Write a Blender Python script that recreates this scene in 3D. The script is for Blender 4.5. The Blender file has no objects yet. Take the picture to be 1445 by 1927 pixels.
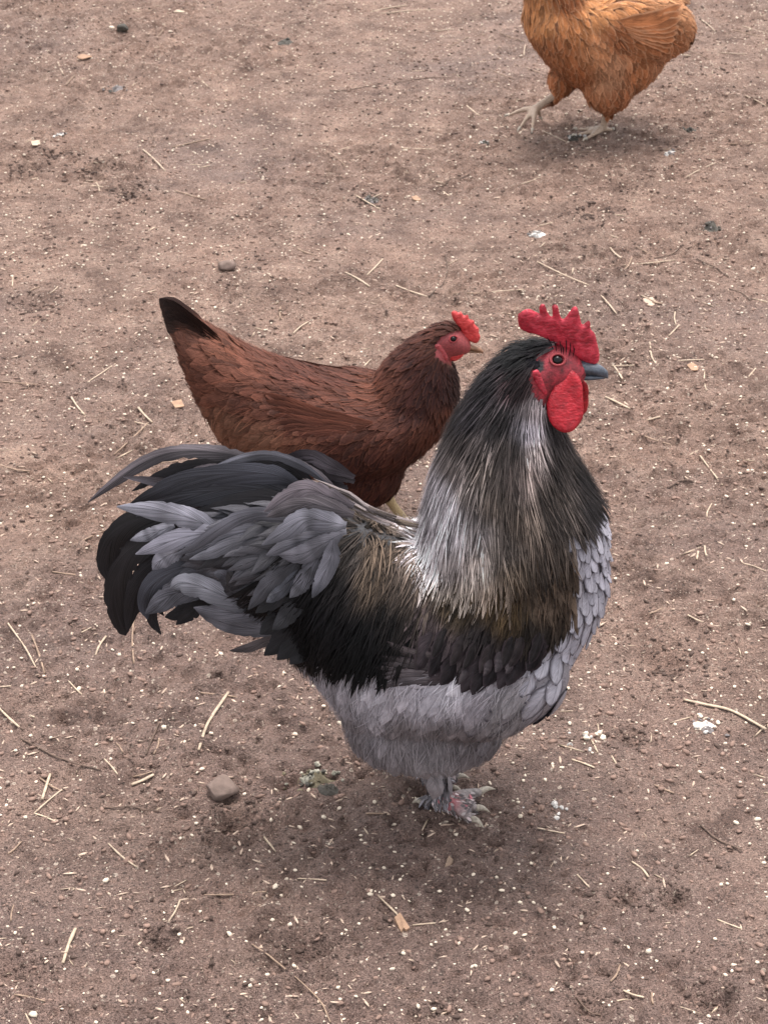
import bpy, bmesh, math, random
import numpy as np
from mathutils import Vector
from mathutils.bvhtree import BVHTree
from mathutils.geometry import delaunay_2d_cdt

# ------------------------------------------------------------------ camera, sky, sun, exposure
scene = bpy.context.scene
rng = np.random.default_rng(7)
random.seed(7)
PW, PH, FPX = 1445.0, 1927.0, 3900.0
CAM_H, PITCH = 1.67, math.radians(31.0)
cam_d = bpy.data.cameras.new('camera')
cam_d.sensor_fit = 'VERTICAL'
cam_d.sensor_height = 24.0
cam_d.sensor_width = 18.0
cam_d.lens = FPX / PH * 24.0
cam_d.clip_start = 0.05
cam_d.clip_end = 2000
cam_d.dof.use_dof = True
cam_d.dof.focus_distance = 2.42
cam_d.dof.aperture_fstop = 16.0
cam = bpy.data.objects.new('camera', cam_d)
cam.location = (0, 0, CAM_H)
cam.rotation_euler = (math.pi / 2 - PITCH, 0, 0)
scene.collection.objects.link(cam)
scene.camera = cam

SUN_EL, SUN_AZ = math.radians(74), math.radians(12)      # azimuth from +Y (beyond the birds) towards +X
world = bpy.data.worlds.new('World')
scene.world = world
world.use_nodes = True
wn, wl = world.node_tree.nodes, world.node_tree.links
bg = wn['Background']
sky = wn.new('ShaderNodeTexSky')
sky.sky_type = 'NISHITA'
sky.sun_disc = False
sky.sun_elevation = SUN_EL
sky.sun_rotation = SUN_AZ
sky.dust_density = 4.0
hs = wn.new('ShaderNodeHueSaturation')                   # a grey, overcast sky
hs.inputs['Saturation'].default_value = 0.22
wl.new(sky.outputs[0], hs.inputs['Color'])
wl.new(hs.outputs[0], bg.inputs['Color'])
bg.inputs['Strength'].default_value = 0.15
sun_d = bpy.data.lights.new('sun', 'SUN')
sun_d.energy = 1.0
sun_d.angle = math.radians(26)
sun_d.color = (1.0, 0.955, 0.92)
sun = bpy.data.objects.new('sun', sun_d)
sdir = Vector((math.cos(SUN_EL) * math.sin(SUN_AZ), math.cos(SUN_EL) * math.cos(SUN_AZ), math.sin(SUN_EL)))
sun.rotation_euler = (-sdir).to_track_quat('-Z', 'Y').to_euler()
sun.location = (0, 3, 6)
scene.collection.objects.link(sun)
scene.view_settings.view_transform = 'Standard'
scene.view_settings.look = 'None'
scene.view_settings.gamma = 1.0
scene.view_settings.exposure = 1.55
try:
    scene.cycles.max_bounces = 6
    scene.cycles.use_denoising = True
except Exception:
    pass

# ------------------------------------------------------------------ helpers: photograph measurements -> metres
CP, SP = math.cos(PITCH), math.sin(PITCH)
def rays(px, py):
    u = (np.asarray(px, float) - PW / 2) / FPX
    v = (np.asarray(py, float) - PH / 2) / FPX
    return np.stack([u, CP - v * SP, -SP - v * CP], -1)
def P(px, py, Y):                       # point of the upright plane y = Y
    d = rays(px, py)
    t = Y / d[..., 1]
    return np.array([0, 0, CAM_H]) + d * t[..., None] if d.ndim > 1 else np.array([0, 0, CAM_H]) + d * t
def G(px, py, z=0.0):                   # point of the ground
    d = rays(px, py)
    return np.array([0, 0, CAM_H]) + d * ((z - CAM_H) / d[2])
def proj(p):
    q = np.asarray(p, float) - np.array([0, 0, CAM_H])
    zc = q[..., 1] * CP - q[..., 2] * SP
    yc = -q[..., 1] * SP - q[..., 2] * CP
    return np.stack([PW / 2 + FPX * q[..., 0] / zc, PH / 2 + FPX * yc / zc], -1)
def nrm(a):
    return a / np.maximum(np.linalg.norm(a, axis=-1, keepdims=True), 1e-9)
def inpoly(pts, poly):
    x, y = pts[:, 0], pts[:, 1]
    r = np.zeros(len(pts), bool)
    n = len(poly)
    for i in range(n):
        x0, y0 = poly[i]; x1, y1 = poly[(i + 1) % n]
        if y0 == y1: continue
        c = ((y0 > y) != (y1 > y)) & (x < (x1 - x0) * (y - y0) / (y1 - y0) + x0)
        r ^= c
    return r
def idw(pts, ctrl, power=3.0, soft=12.0):
    c = np.array(ctrl, float)
    d2 = ((pts[:, None, :] - c[None, :, :2]) ** 2).sum(-1) + soft ** 2
    w = d2 ** (-power / 2)
    return (w @ c[:, 2:]) / w.sum(1, keepdims=True)
def catmull(pts, n):
    p = np.asarray(pts, float)
    p = np.vstack([2 * p[0] - p[1], p, 2 * p[-1] - p[-2]])
    m = len(p) - 3
    t = np.linspace(0, m - 1e-6, n)
    i = t.astype(int); f = (t - i)[:, None]
    a, b, c, d = p[i], p[i + 1], p[i + 2], p[i + 3]
    return 0.5 * (2 * b + (c - a) * f + (2 * a - 5 * b + 4 * c - d) * f ** 2 + (3 * b - a - 3 * c + d) * f ** 3)

LAT = rng.random((256, 256))
def vnoise(x, y):
    xi = np.floor(x).astype(int); yi = np.floor(y).astype(int)
    fx = x - xi; fy = y - yi
    fx = fx * fx * (3 - 2 * fx); fy = fy * fy * (3 - 2 * fy)
    a = LAT[xi & 255, yi & 255]; b = LAT[(xi + 1) & 255, yi & 255]
    c = LAT[xi & 255, (yi + 1) & 255]; d = LAT[(xi + 1) & 255, (yi + 1) & 255]
    return (a * (1 - fx) + b * fx) * (1 - fy) + (c * (1 - fx) + d * fx) * fy
def fbm(x, y, o=3):
    s = 0; a = 0.5; t = 0
    for k in range(o):
        s = s + a * vnoise(x + 17.3 * k, y + 9.1 * k); t += a
        x, y = x * 2.03, y * 2.03; a *= 0.5
    return s / t
def ground_z(x, y):
    x = np.asarray(x, float); y = np.asarray(y, float)
    z = 0.010 * (fbm(x * 1.9 + 40, y * 1.9 + 7) - 0.5)
    z = z + 0.010 * (fbm(x * 9 + 3, y * 9 + 31) - 0.5)
    rough = np.clip((fbm(x * 2.6 + 90, y * 2.6 + 60, 2) - 0.38) * 4, 0.15, 1.0)       # trodden smooth / crumbly
    r = 1 - np.abs(2 * fbm(x * 22 + 5, y * 26 + 8, 2) - 1)
    z = z + 0.0065 * rough * (r - 0.7)
    cl = np.clip(fbm(x * 48 + 71, y * 55 + 13, 2) - 0.52, 0, 1) * 4
    z = z + 0.0080 * rough * cl
    pit = np.clip(fbm(x * 60 + 11, y * 72 + 53, 2) - 0.60, 0, 1) * 4
    z = z - 0.0090 * rough * pit
    z = z + 0.0034 * (vnoise(x * 120, y * 130) - 0.5)
    for sx, sy, rad, dep in SCRAPES:
        d2 = ((x - sx) ** 2 + ((y - sy)) ** 2) / rad ** 2
        z = z - dep * np.exp(-d2 * 2) * (0.6 + 0.8 * vnoise(x * 70 + 3, y * 70 + 4)) + 0.6 * dep * np.exp(-(np.sqrt(d2) - 1.2) ** 2 * 6) * vnoise(x * 50, y * 50)
    return z
SCRAPES = []
for px, py, rad, dep in ((170, 320, .04, .014), (245, 365, .035, .014), (100, 290, .03, .009), (60, 320, .03, .01), (70, 575, .04, .01),
                         (440, 1550, .028, .012), (300, 1775, .022, .009), (590, 1790, .035, .010), (1270, 1690, .02, .010),
                         (1170, 1690, .02, .010), (1240, 1250, .05, .010), (1110, 400, .04, .009), (1100, 1890, .03, .01), (40, 1830, .03, .01),
                         (1185, 1385, .02, .008), (690, 380, .03, .006), (840, 1900, .02, .007), (1330, 1880, .03, .009)):
    g = G(px, py)
    SCRAPES.append((g[0], g[1], rad, dep * 1.2))

# ------------------------------------------------------------------ helpers: objects
COL = scene.collection
def tag(o, label=None, cat=None, group=None, kind=None):
    if label: o['label'] = label
    if cat: o['category'] = cat
    if group: o['group'] = group
    if kind: o['kind'] = kind
    return o
def empty(name, loc, label, cat, group=None):
    o = bpy.data.objects.new(name, None)
    o.empty_display_size = 0.05
    o.location = loc
    COL.objects.link(o)
    return tag(o, label, cat, group)
def new_mesh(name, v, f, mat=None, col=None, uv=None, smooth=True):
    """v (N,3); f (M,k) int array or list; col (N,3) linear; uv (N,2) per vertex"""
    me = bpy.data.meshes.new(name)
    v = np.ascontiguousarray(v, np.float32)
    if isinstance(f, np.ndarray):
        k = f.shape[1]
        me.vertices.add(len(v)); me.vertices.foreach_set('co', v.ravel())
        me.loops.add(f.size); me.loops.foreach_set('vertex_index', f.astype(np.int32).ravel())
        me.polygons.add(len(f))
        me.polygons.foreach_set('loop_start', np.arange(0, f.size, k, dtype=np.int32))
        me.polygons.foreach_set('loop_total', np.full(len(f), k, np.int32))
        me.update(calc_edges=True)
    else:
        me.from_pydata([tuple(p) for p in v], [], [tuple(int(i) for i in q) for q in f])
        me.update()
    if smooth:
        me.polygons.foreach_set('use_smooth', np.ones(len(me.polygons), bool))
    if col is not None:
        a = me.color_attributes.new('Col', 'FLOAT_COLOR', 'POINT')
        c = np.ones((len(v), 4), np.float32); c[:, :3] = col
        a.data.foreach_set('color', c.ravel())
    if uv is not None:
        li = np.empty(len(me.loops), np.int32); me.loops.foreach_get('vertex_index', li)
        l = me.uv_layers.new(name='UVMap')
        l.data.foreach_set('uv', np.asarray(uv, np.float32)[li].ravel())
    if mat: me.materials.append(mat)
    return me
def obj(name, me, parent=None, loc=None):
    o = bpy.data.objects.new(name, me)
    COL.objects.link(o)
    if parent is not None: o.parent = parent
    if loc is not None: o.location = loc
    return o

# ------------------------------------------------------------------ materials
def material(name):
    m = bpy.data.materials.new(name)
    m.use_nodes = True
    nt = m.node_tree
    return m, nt.nodes, nt.links, nt.nodes['Principled BSDF']
def mnode(n, l, op, a, b=None, c=None):
    x = n.new('ShaderNodeMath'); x.operation = op
    for i, s in enumerate((a, b, c)):
        if s is None: continue
        if isinstance(s, (int, float)): x.inputs[i].default_value = s
        else: l.new(s, x.inputs[i])
    return x.outputs[0]
def ramp(n, l, fac, stops):
    r = n.new('ShaderNodeValToRGB')
    e = r.color_ramp.elements
    while len(e) < len(stops): e.new(0.5)
    for k, (p, c) in enumerate(stops):
        e[k].position = p; e[k].color = (*c, 1) if len(c) == 3 else c
    l.new(fac, r.inputs[0])
    return r.outputs[0]
def noise(n, l, vec, scale, detail=3, rough=0.55, dim='3D'):
    t = n.new('ShaderNodeTexNoise'); t.noise_dimensions = dim
    t.inputs['Scale'].default_value = scale; t.inputs['Detail'].default_value = detail; t.inputs['Roughness'].default_value = rough
    if vec is not None: l.new(vec, t.inputs['Vector'])
    return t.outputs['Fac']
def mixc(n, l, mode, fac, a, b):
    x = n.new('ShaderNodeMix'); x.data_type = 'RGBA'; x.blend_type = mode; x.clamp_factor = True
    for sock, s in ((x.inputs[0], fac), (x.inputs[6], a), (x.inputs[7], b)):
        if isinstance(s, (int, float)): sock.default_value = s
        elif isinstance(s, tuple): sock.default_value = (*s, 1)
        else: l.new(s, sock)
    return x.outputs[2]
def bump(n, l, h, strength, dist, bsdf, prev=None):
    b = n.new('ShaderNodeBump'); b.inputs['Strength'].default_value = strength; b.inputs['Distance'].default_value = dist
    l.new(h, b.inputs['Height'])
    if prev: l.new(prev, b.inputs['Normal'])
    if bsdf: l.new(b.outputs[0], bsdf.inputs['Normal'])
    return b.outputs[0]

def feather_material(name, barbs=55, lace=None, shaft=0.0, contrast=0.45, rough=0.5, spec=0.35, slant=0.45, sheen=0.0, ufreq=3.0, lace_k=0.85):
    """vane pigment from the vertex colour, fine barbs slanting off the shaft, optional dark lacing at the rim"""
    m, n, l, b = material(name)
    col = n.new('ShaderNodeAttribute'); col.attribute_name = 'Col'
    uv = n.new('ShaderNodeUVMap'); uv.uv_map = 'UVMap'
    s = n.new('ShaderNodeSeparateXYZ'); l.new(uv.outputs[0], s.inputs[0])
    u = mnode(n, l, 'ABSOLUTE', mnode(n, l, 'MULTIPLY_ADD', s.outputs[0], 2.0, -1.0))
    c = mnode(n, l, 'SUBTRACT', s.outputs[1], mnode(n, l, 'MULTIPLY', u, slant))
    g = n.new('ShaderNodeNewGeometry'); oi = n.new('ShaderNodeObjectInfo')
    seed = mnode(n, l, 'ADD', mnode(n, l, 'MULTIPLY', g.outputs['Random Per Island'], 91.0), mnode(n, l, 'MULTIPLY', oi.outputs['Random'], 57.0))
    cv = n.new('ShaderNodeCombineXYZ')
    l.new(mnode(n, l, 'MULTIPLY', c, barbs), cv.inputs[0]); l.new(mnode(n, l, 'MULTIPLY', s.outputs[0], ufreq), cv.inputs[1]); l.new(seed, cv.inputs[2])
    f0 = noise(n, l, cv.outputs[0], 1.0, 4, 0.7)
    fm = n.new('ShaderNodeMapRange'); fm.inputs[1].default_value = 0.3; fm.inputs[2].default_value = 0.7; l.new(f0, fm.inputs[0]); f = fm.outputs[0]
    k = mnode(n, l, 'MULTIPLY_ADD', f, 2 * contrast, 1 - contrast)
    out = mixc(n, l, 'MULTIPLY', 1.0, col.outputs['Color'], k)
    out = mixc(n, l, 'MIX', mnode(n, l, 'MULTIPLY', f, contrast * 0.2), out, mixc(n, l, 'ADD', 0.12, col.outputs['Color'], (0.8, 0.75, 0.78)))
    if lace:
        e = mnode(n, l, 'MAXIMUM', u, mnode(n, l, 'MULTIPLY_ADD', s.outputs[1], 4.0, -3.0))
        fac = n.new('ShaderNodeMapRange'); fac.inputs[1].default_value = 0.58; fac.inputs[2].default_value = 0.90; l.new(e, fac.inputs[0])
        out = mixc(n, l, 'MIX', mnode(n, l, 'MULTIPLY', fac.outputs[0], lace_k), out, lace)
    if shaft:
        sh = n.new('ShaderNodeMapRange'); sh.inputs[1].default_value = 0.11; sh.inputs[2].default_value = 0.03; l.new(u, sh.inputs[0])
        out = mixc(n, l, 'MIX', mnode(n, l, 'MULTIPLY', sh.outputs[0], abs(shaft)), out, (0.02, 0.018, 0.02) if shaft < 0 else (0.42, 0.38, 0.38))
    l.new(out, b.inputs['Base Color'])
    b.inputs['Roughness'].default_value = rough
    b.inputs['Specular IOR Level'].default_value = spec
    if sheen:
        b.inputs['Sheen Weight'].default_value = sheen; b.inputs['Sheen Roughness'].default_value = 0.4
    bump(n, l, f, 0.4, 0.0012, b)
    return m

M = {}
M['hackle'] = feather_material('hackle_feather', barbs=9, contrast=0.5, rough=0.45, spec=0.10, slant=0.15)
M['black'] = feather_material('black_feather', barbs=9, contrast=0.5, rough=0.42, spec=0.04, slant=0.15)
M['breast'] = feather_material('laced_breast_feather', barbs=16, lace=(0.035, 0.028, 0.036), contrast=0.3, rough=0.6, spec=.12, shaft=-0.3)
M['wing'] = feather_material('wing_feather', barbs=26, contrast=0.5, rough=0.5, spec=.04, shaft=-0.5, lace=(0.03, 0.022, 0.025))
M['tail'] = feather_material('tail_feather', barbs=48, contrast=0.95, rough=0.36, spec=0.14, lace=(0.012, 0.012, 0.015), lace_k=0.22, shaft=-0.5, slant=0.55, ufreq=1.2)
M['fluff'] = feather_material('down', barbs=7, contrast=0.25, rough=0.75, spec=0.1, slant=0.2)
M['hen'] = feather_material('hen_feather', lace=(0.17, 0.065, 0.04), lace_k=0.28, barbs=15, contrast=0.5, rough=0.6, spec=0.08, slant=0.4)
M['hen_pale'] = feather_material('buff_hen_feather', lace=(0.60, 0.34, 0.20), lace_k=0.42, barbs=14, contrast=0.45, rough=0.6, spec=0.08, slant=0.4)

m, n, l, b = material('bird_skin'); M['skin'] = m
ca = n.new('ShaderNodeAttribute'); ca.attribute_name = 'Col'
tc = n.new('ShaderNodeTexCoord')
nz = noise(n, l, tc.outputs['Object'], 420, 3)
l.new(mixc(n, l, 'MULTIPLY', 0.7, ca.outputs['Color'], ramp(n, l, nz, [(0.3, (0.45, 0.45, 0.45)), (0.7, (1.15, 1.15, 1.15))])), b.inputs['Base Color'])
b.inputs['Roughness'].default_value = 0.6
bump(n, l, nz, 0.5, 0.002, b)

def comb_mat(name, c0, c1, sc=1.0):
    m, n, l, b = material(name)
    tc = n.new('ShaderNodeTexCoord')
    mp = n.new('ShaderNodeMapping'); mp.inputs['Scale'].default_value = (190 * sc, 190 * sc, 400 * sc); mp.inputs['Rotation'].default_value = (0, 0.25, 0)
    l.new(tc.outputs['Object'], mp.inputs['Vector'])
    f = noise(n, l, mp.outputs[0], 1.0, 4, 0.6)
    big = noise(n, l, tc.outputs['Object'], 60, 2)
    c = ramp(n, l, mnode(n, l, 'MULTIPLY_ADD', big, 0.5, mnode(n, l, 'MULTIPLY', f, 0.5)), [(0.34, c0), (0.58, c1), (0.72, tuple(min(1, x * 1.1 + .03) for x in c1))])
    l.new(c, b.inputs['Base Color'])
    b.inputs['Roughness'].default_value = 0.42
    b.inputs['Specular IOR Level'].default_value = 0.45
    b.inputs['Subsurface Weight'].default_value = 0.12
    b.inputs['Subsurface Radius'].default_value = (0.004, 0.001, 0.001)
    bump(n, l, f, 0.55, 0.003, b)
    return m
M['comb'] = comb_mat('comb_red', (0.19, 0.003, 0.010), (0.52, 0.032, 0.056))
M['wattle'] = comb_mat('wattle_red', (0.20, 0.002, 0.007), (0.44, 0.009, 0.020))
M['hen_comb'] = comb_mat('hen_comb_red', (0.34, 0.014, 0.016), (0.60, 0.055, 0.052))
M['hen_face'] = comb_mat('hen_face_red', (0.22, 0.02, 0.025), (0.42, 0.07, 0.075))

def simple(name, c, rough=0.5, spec=0.5, var=0.0, sc=200):
    m, n, l, b = material(name)
    if var:
        tc = n.new('ShaderNodeTexCoord')
        f = noise(n, l, tc.outputs['Object'], sc, 4, 0.65)
        lo = tuple(x * (1 - var) for x in c); hi = tuple(min(1, x * (1 + var)) for x in c)
        l.new(ramp(n, l, f, [(0.3, lo), (0.7, hi)]), b.inputs['Base Color'])
        bump(n, l, f, 0.5, 0.002, b)
    else:
        b.inputs['Base Color'].default_value = (*c, 1)
    b.inputs['Roughness'].default_value = rough; b.inputs['Specular IOR Level'].default_value = spec
    return m
M['beak'] = simple('dark_horn', (0.050, 0.058, 0.075), 0.33, 0.6, 0.6, 120)
M['beak_hen'] = simple('brown_horn', (0.20, 0.10, 0.055), 0.45, 0.4, 0.4, 150)
M['eye'] = simple('dark_eye', (0.004, 0.003, 0.003), 0.12, 0.22)
M['iris'] = simple('orange_iris', (0.16, 0.045, 0.012), 0.15, 0.6)
M['eyelid'] = simple('red_eyelid', (0.26, 0.035, 0.04), 0.55, 0.3, 0.3, 500)
M['claw'] = simple('pale_claw', (0.34, 0.29, 0.23), 0.5, 0.4, 0.4, 300)
M['straw'] = simple('dry_straw', (0.40, 0.305, 0.22), 0.6, 0.3, 0.35, 90)
M['straw_dull'] = simple('muddy_straw', (0.24, 0.165, 0.118), 0.7, 0.2, 0.35, 90)
M['twig'] = simple('dark_twig', (0.10, 0.066, 0.05), 0.75, 0.2, 0.4, 90)
M['grit'] = simple('pale_grit', (0.66, 0.55, 0.43), 0.7, 0.2, 0.25, 60)
M['chaff'] = simple('pale_chaff', (0.43, 0.32, 0.245), 0.8, 0.15, 0.35, 40)
M['stone'] = simple('brown_stone', (0.16, 0.115, 0.096), 0.85, 0.15, 0.3, 60)
M['stone_grey'] = simple('grey_stone', (0.16, 0.14, 0.135), 0.8, 0.2, 0.35, 80)
M['crumb'] = simple('damp_soil_crumb', (0.080, 0.054, 0.044), 0.85, 0.15, 0.35, 120)
M['crumb_lt'] = simple('dry_soil_crumb', (0.215, 0.142, 0.113), 0.9, 0.1, 0.3, 120)
M['dung_dark'] = simple('dark_dropping', (0.052, 0.045, 0.036), 0.7, 0.3, 0.5, 160)
M['dung_white'] = simple('white_dropping', (0.44, 0.41, 0.38), 0.75, 0.2, 0.6, 110)
M['dung_crust'] = simple('crusted_dropping', (0.27, 0.25, 0.20), 0.8, 0.2, 0.7, 160)
M['dung_olive'] = simple('olive_dropping', (0.12, 0.098, 0.062), 0.75, 0.25, 0.5, 140)
M['leaf'] = simple('tan_leaf', (0.30, 0.185, 0.12), 0.7, 0.2, 0.25, 80)

m, n, l, b = material('bare_dirt'); M['dirt'] = m
tc = n.new('ShaderNodeTexCoord'); ob = tc.outputs['Object']
big = noise(n, l, ob, 1.6, 3, 0.5)
mid = noise(n, l, ob, 14, 5, 0.62)
mp = n.new('ShaderNodeMapping'); mp.inputs['Scale'].default_value = (1.0, 1.15, 1.0); l.new(ob, mp.inputs['Vector'])
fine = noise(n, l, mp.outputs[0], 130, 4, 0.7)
vfine = noise(n, l, ob, 480, 2, 0.6)
base = ramp(n, l, mid, [(0.30, (0.160, 0.099, 0.077)), (0.5, (0.252, 0.166, 0.131)), (0.72, (0.345, 0.238, 0.187))])
sy_ = n.new('ShaderNodeSeparateXYZ'); l.new(ob, sy_.inputs[0])
side_ = n.new('ShaderNodeMapRange'); side_.inputs[1].default_value = 3.6; side_.inputs[2].default_value = 1.7; side_.inputs[3].default_value = -0.12; side_.inputs[4].default_value = 0.20
l.new(sy_.outputs[1], side_.inputs[0])          # the yard is damper on this side, drier beyond
wet = n.new('ShaderNodeMapRange'); wet.inputs[1].default_value = 0.40; wet.inputs[2].default_value = 0.66; l.new(mnode(n, l, 'ADD', big, side_.outputs[0]), wet.inputs[0])
base = mixc(n, l, 'MIX', mnode(n, l, 'MULTIPLY', wet.outputs[0], 0.72), base, (0.170, 0.113, 0.097))
damp = noise(n, l, ob, 6.5, 5, 0.7)
base = mixc(n, l, 'MULTIPLY', 0.8, base, ramp(n, l, damp, [(0.34, (0.50, 0.46, 0.45)), (0.45, (.96, .96, .96)), (0.64, (1.15, 1.12, 1.09))]))
base = mixc(n, l, 'MULTIPLY', 1.0, base, ramp(n, l, fine, [(0.29, (0.34, 0.31, 0.29)), (0.40, (0.95, 0.94, 0.93)), (0.58, (1.08, 1.07, 1.05)), (0.70, (1.42, 1.38, 1.32))]))  # low spots of the bump noise darkened: crumb shadows put into the colour
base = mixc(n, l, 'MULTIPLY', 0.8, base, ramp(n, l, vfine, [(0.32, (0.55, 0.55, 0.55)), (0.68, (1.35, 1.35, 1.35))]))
for vs_, thr, cc_ in ((230, .76, (.44, .34, .27)), (120, .93, (.56, .45, .36)), (150, .84, (.065, .044, .036)), (270, .84, (.06, .042, .034))):
    vo_ = n.new('ShaderNodeTexVoronoi'); vo_.inputs['Scale'].default_value = vs_; vo_.inputs['Randomness'].default_value = 1.0
    l.new(mp.outputs[0], vo_.inputs['Vector'])
    sx_ = n.new('ShaderNodeSeparateXYZ'); l.new(vo_.outputs['Color'], sx_.inputs[0])
    on_ = mnode(n, l, 'MULTIPLY', mnode(n, l, 'GREATER_THAN', sx_.outputs[0], thr), mnode(n, l, 'LESS_THAN', vo_.outputs['Distance'], mnode(n, l, 'MULTIPLY_ADD', sx_.outputs[1], .25, .16)))
    base = mixc(n, l, 'MIX', mnode(n, l, 'MULTIPLY', on_, .75), base, cc_)
l.new(base, b.inputs['Base Color'])
l.new(mnode(n, l, 'MULTIPLY_ADD', wet.outputs[0], -0.28, 0.86), b.inputs['Roughness'])
b.inputs['Specular IOR Level'].default_value = 0.25
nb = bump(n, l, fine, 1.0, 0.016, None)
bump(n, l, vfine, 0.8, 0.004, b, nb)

# ------------------------------------------------------------------ the ground: one sheet, fine where it is near
def graded(lo, hi, s0, s1, outer):
    a = [lo]; 
    while a[-1] < hi:
        t = (a[-1] - lo) / (hi - lo)
        a.append(a[-1] + s0 + (s1 - s0) * t)
    return a
ys = [-200, -60, -20, -8, -3, -1, 0, .6, 1.0, 1.2] + graded(1.35, 6.4, .0042, .0095, 0) + [6.6, 7, 8, 10, 15, 30, 80, 250]
half = graded(0.0, 1.55, .0046, .0062, 0)
xs = [-250, -80, -30, -12, -6, -3.5, -2.4, -1.9] + [-v for v in half[:0:-1]] + half + [1.9, 2.4, 3.5, 6, 12, 30, 80, 250]
xs, ys = np.array(xs), np.array(ys)
XX, YY = np.meshgrid(xs, ys)
ZZ = ground_z(XX, YY)
nx, ny = len(xs), len(ys)
gv = np.stack([XX, YY, ZZ], -1).reshape(-1, 3)
ii = (np.arange(ny - 1)[:, None] * nx + np.arange(nx - 1)[None, :]).ravel()
gf = np.stack([ii, ii + 1, ii + nx + 1, ii + nx], -1)
ground = obj('ground', new_mesh('ground', gv, gf, M['dirt']))
tag(ground, 'bare trodden brown dirt yard', kind='structure')

# ------------------------------------------------------------------ birds
def ring_loft(rings):
    """list of (K,3) rings -> closed mesh"""
    K = len(rings[0]); v = np.vstack(rings); f = []
    for i in range(len(rings) - 1):
        for j in range(K):
            f.append((i * K + j, i * K + (j + 1) % K, (i + 1) * K + (j + 1) % K, (i + 1) * K + j))
    f.append(tuple(range(K - 1, -1, -1)))
    f.append(tuple(range((len(rings) - 1) * K, len(rings) * K)))
    return v, f
def tube(pts, rad, K=10, n=None, flat=1.0):
    pts = np.asarray(pts, float); rad = np.asarray(rad, float)
    if n is None: n = (len(pts) - 1) * 5 + 1
    r = np.interp(np.linspace(0, len(pts) - 1, n), np.arange(len(pts)), rad)
    p = catmull(pts, n)
    T = nrm(np.gradient(p, axis=0))
    up = np.array([0, 0, 1.0]) if abs(T[:, 2]).mean() < 0.8 else np.array([0, 1.0, 0])
    A = nrm(np.cross(T, up)); B = np.cross(A, T)
    th = np.linspace(0, 2 * math.pi, K, endpoint=False)
    rings = [p[i] + r[i] * (np.cos(th)[:, None] * A[i] + flat * np.sin(th)[:, None] * B[i]) for i in range(n)]
    return ring_loft(rings)

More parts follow.
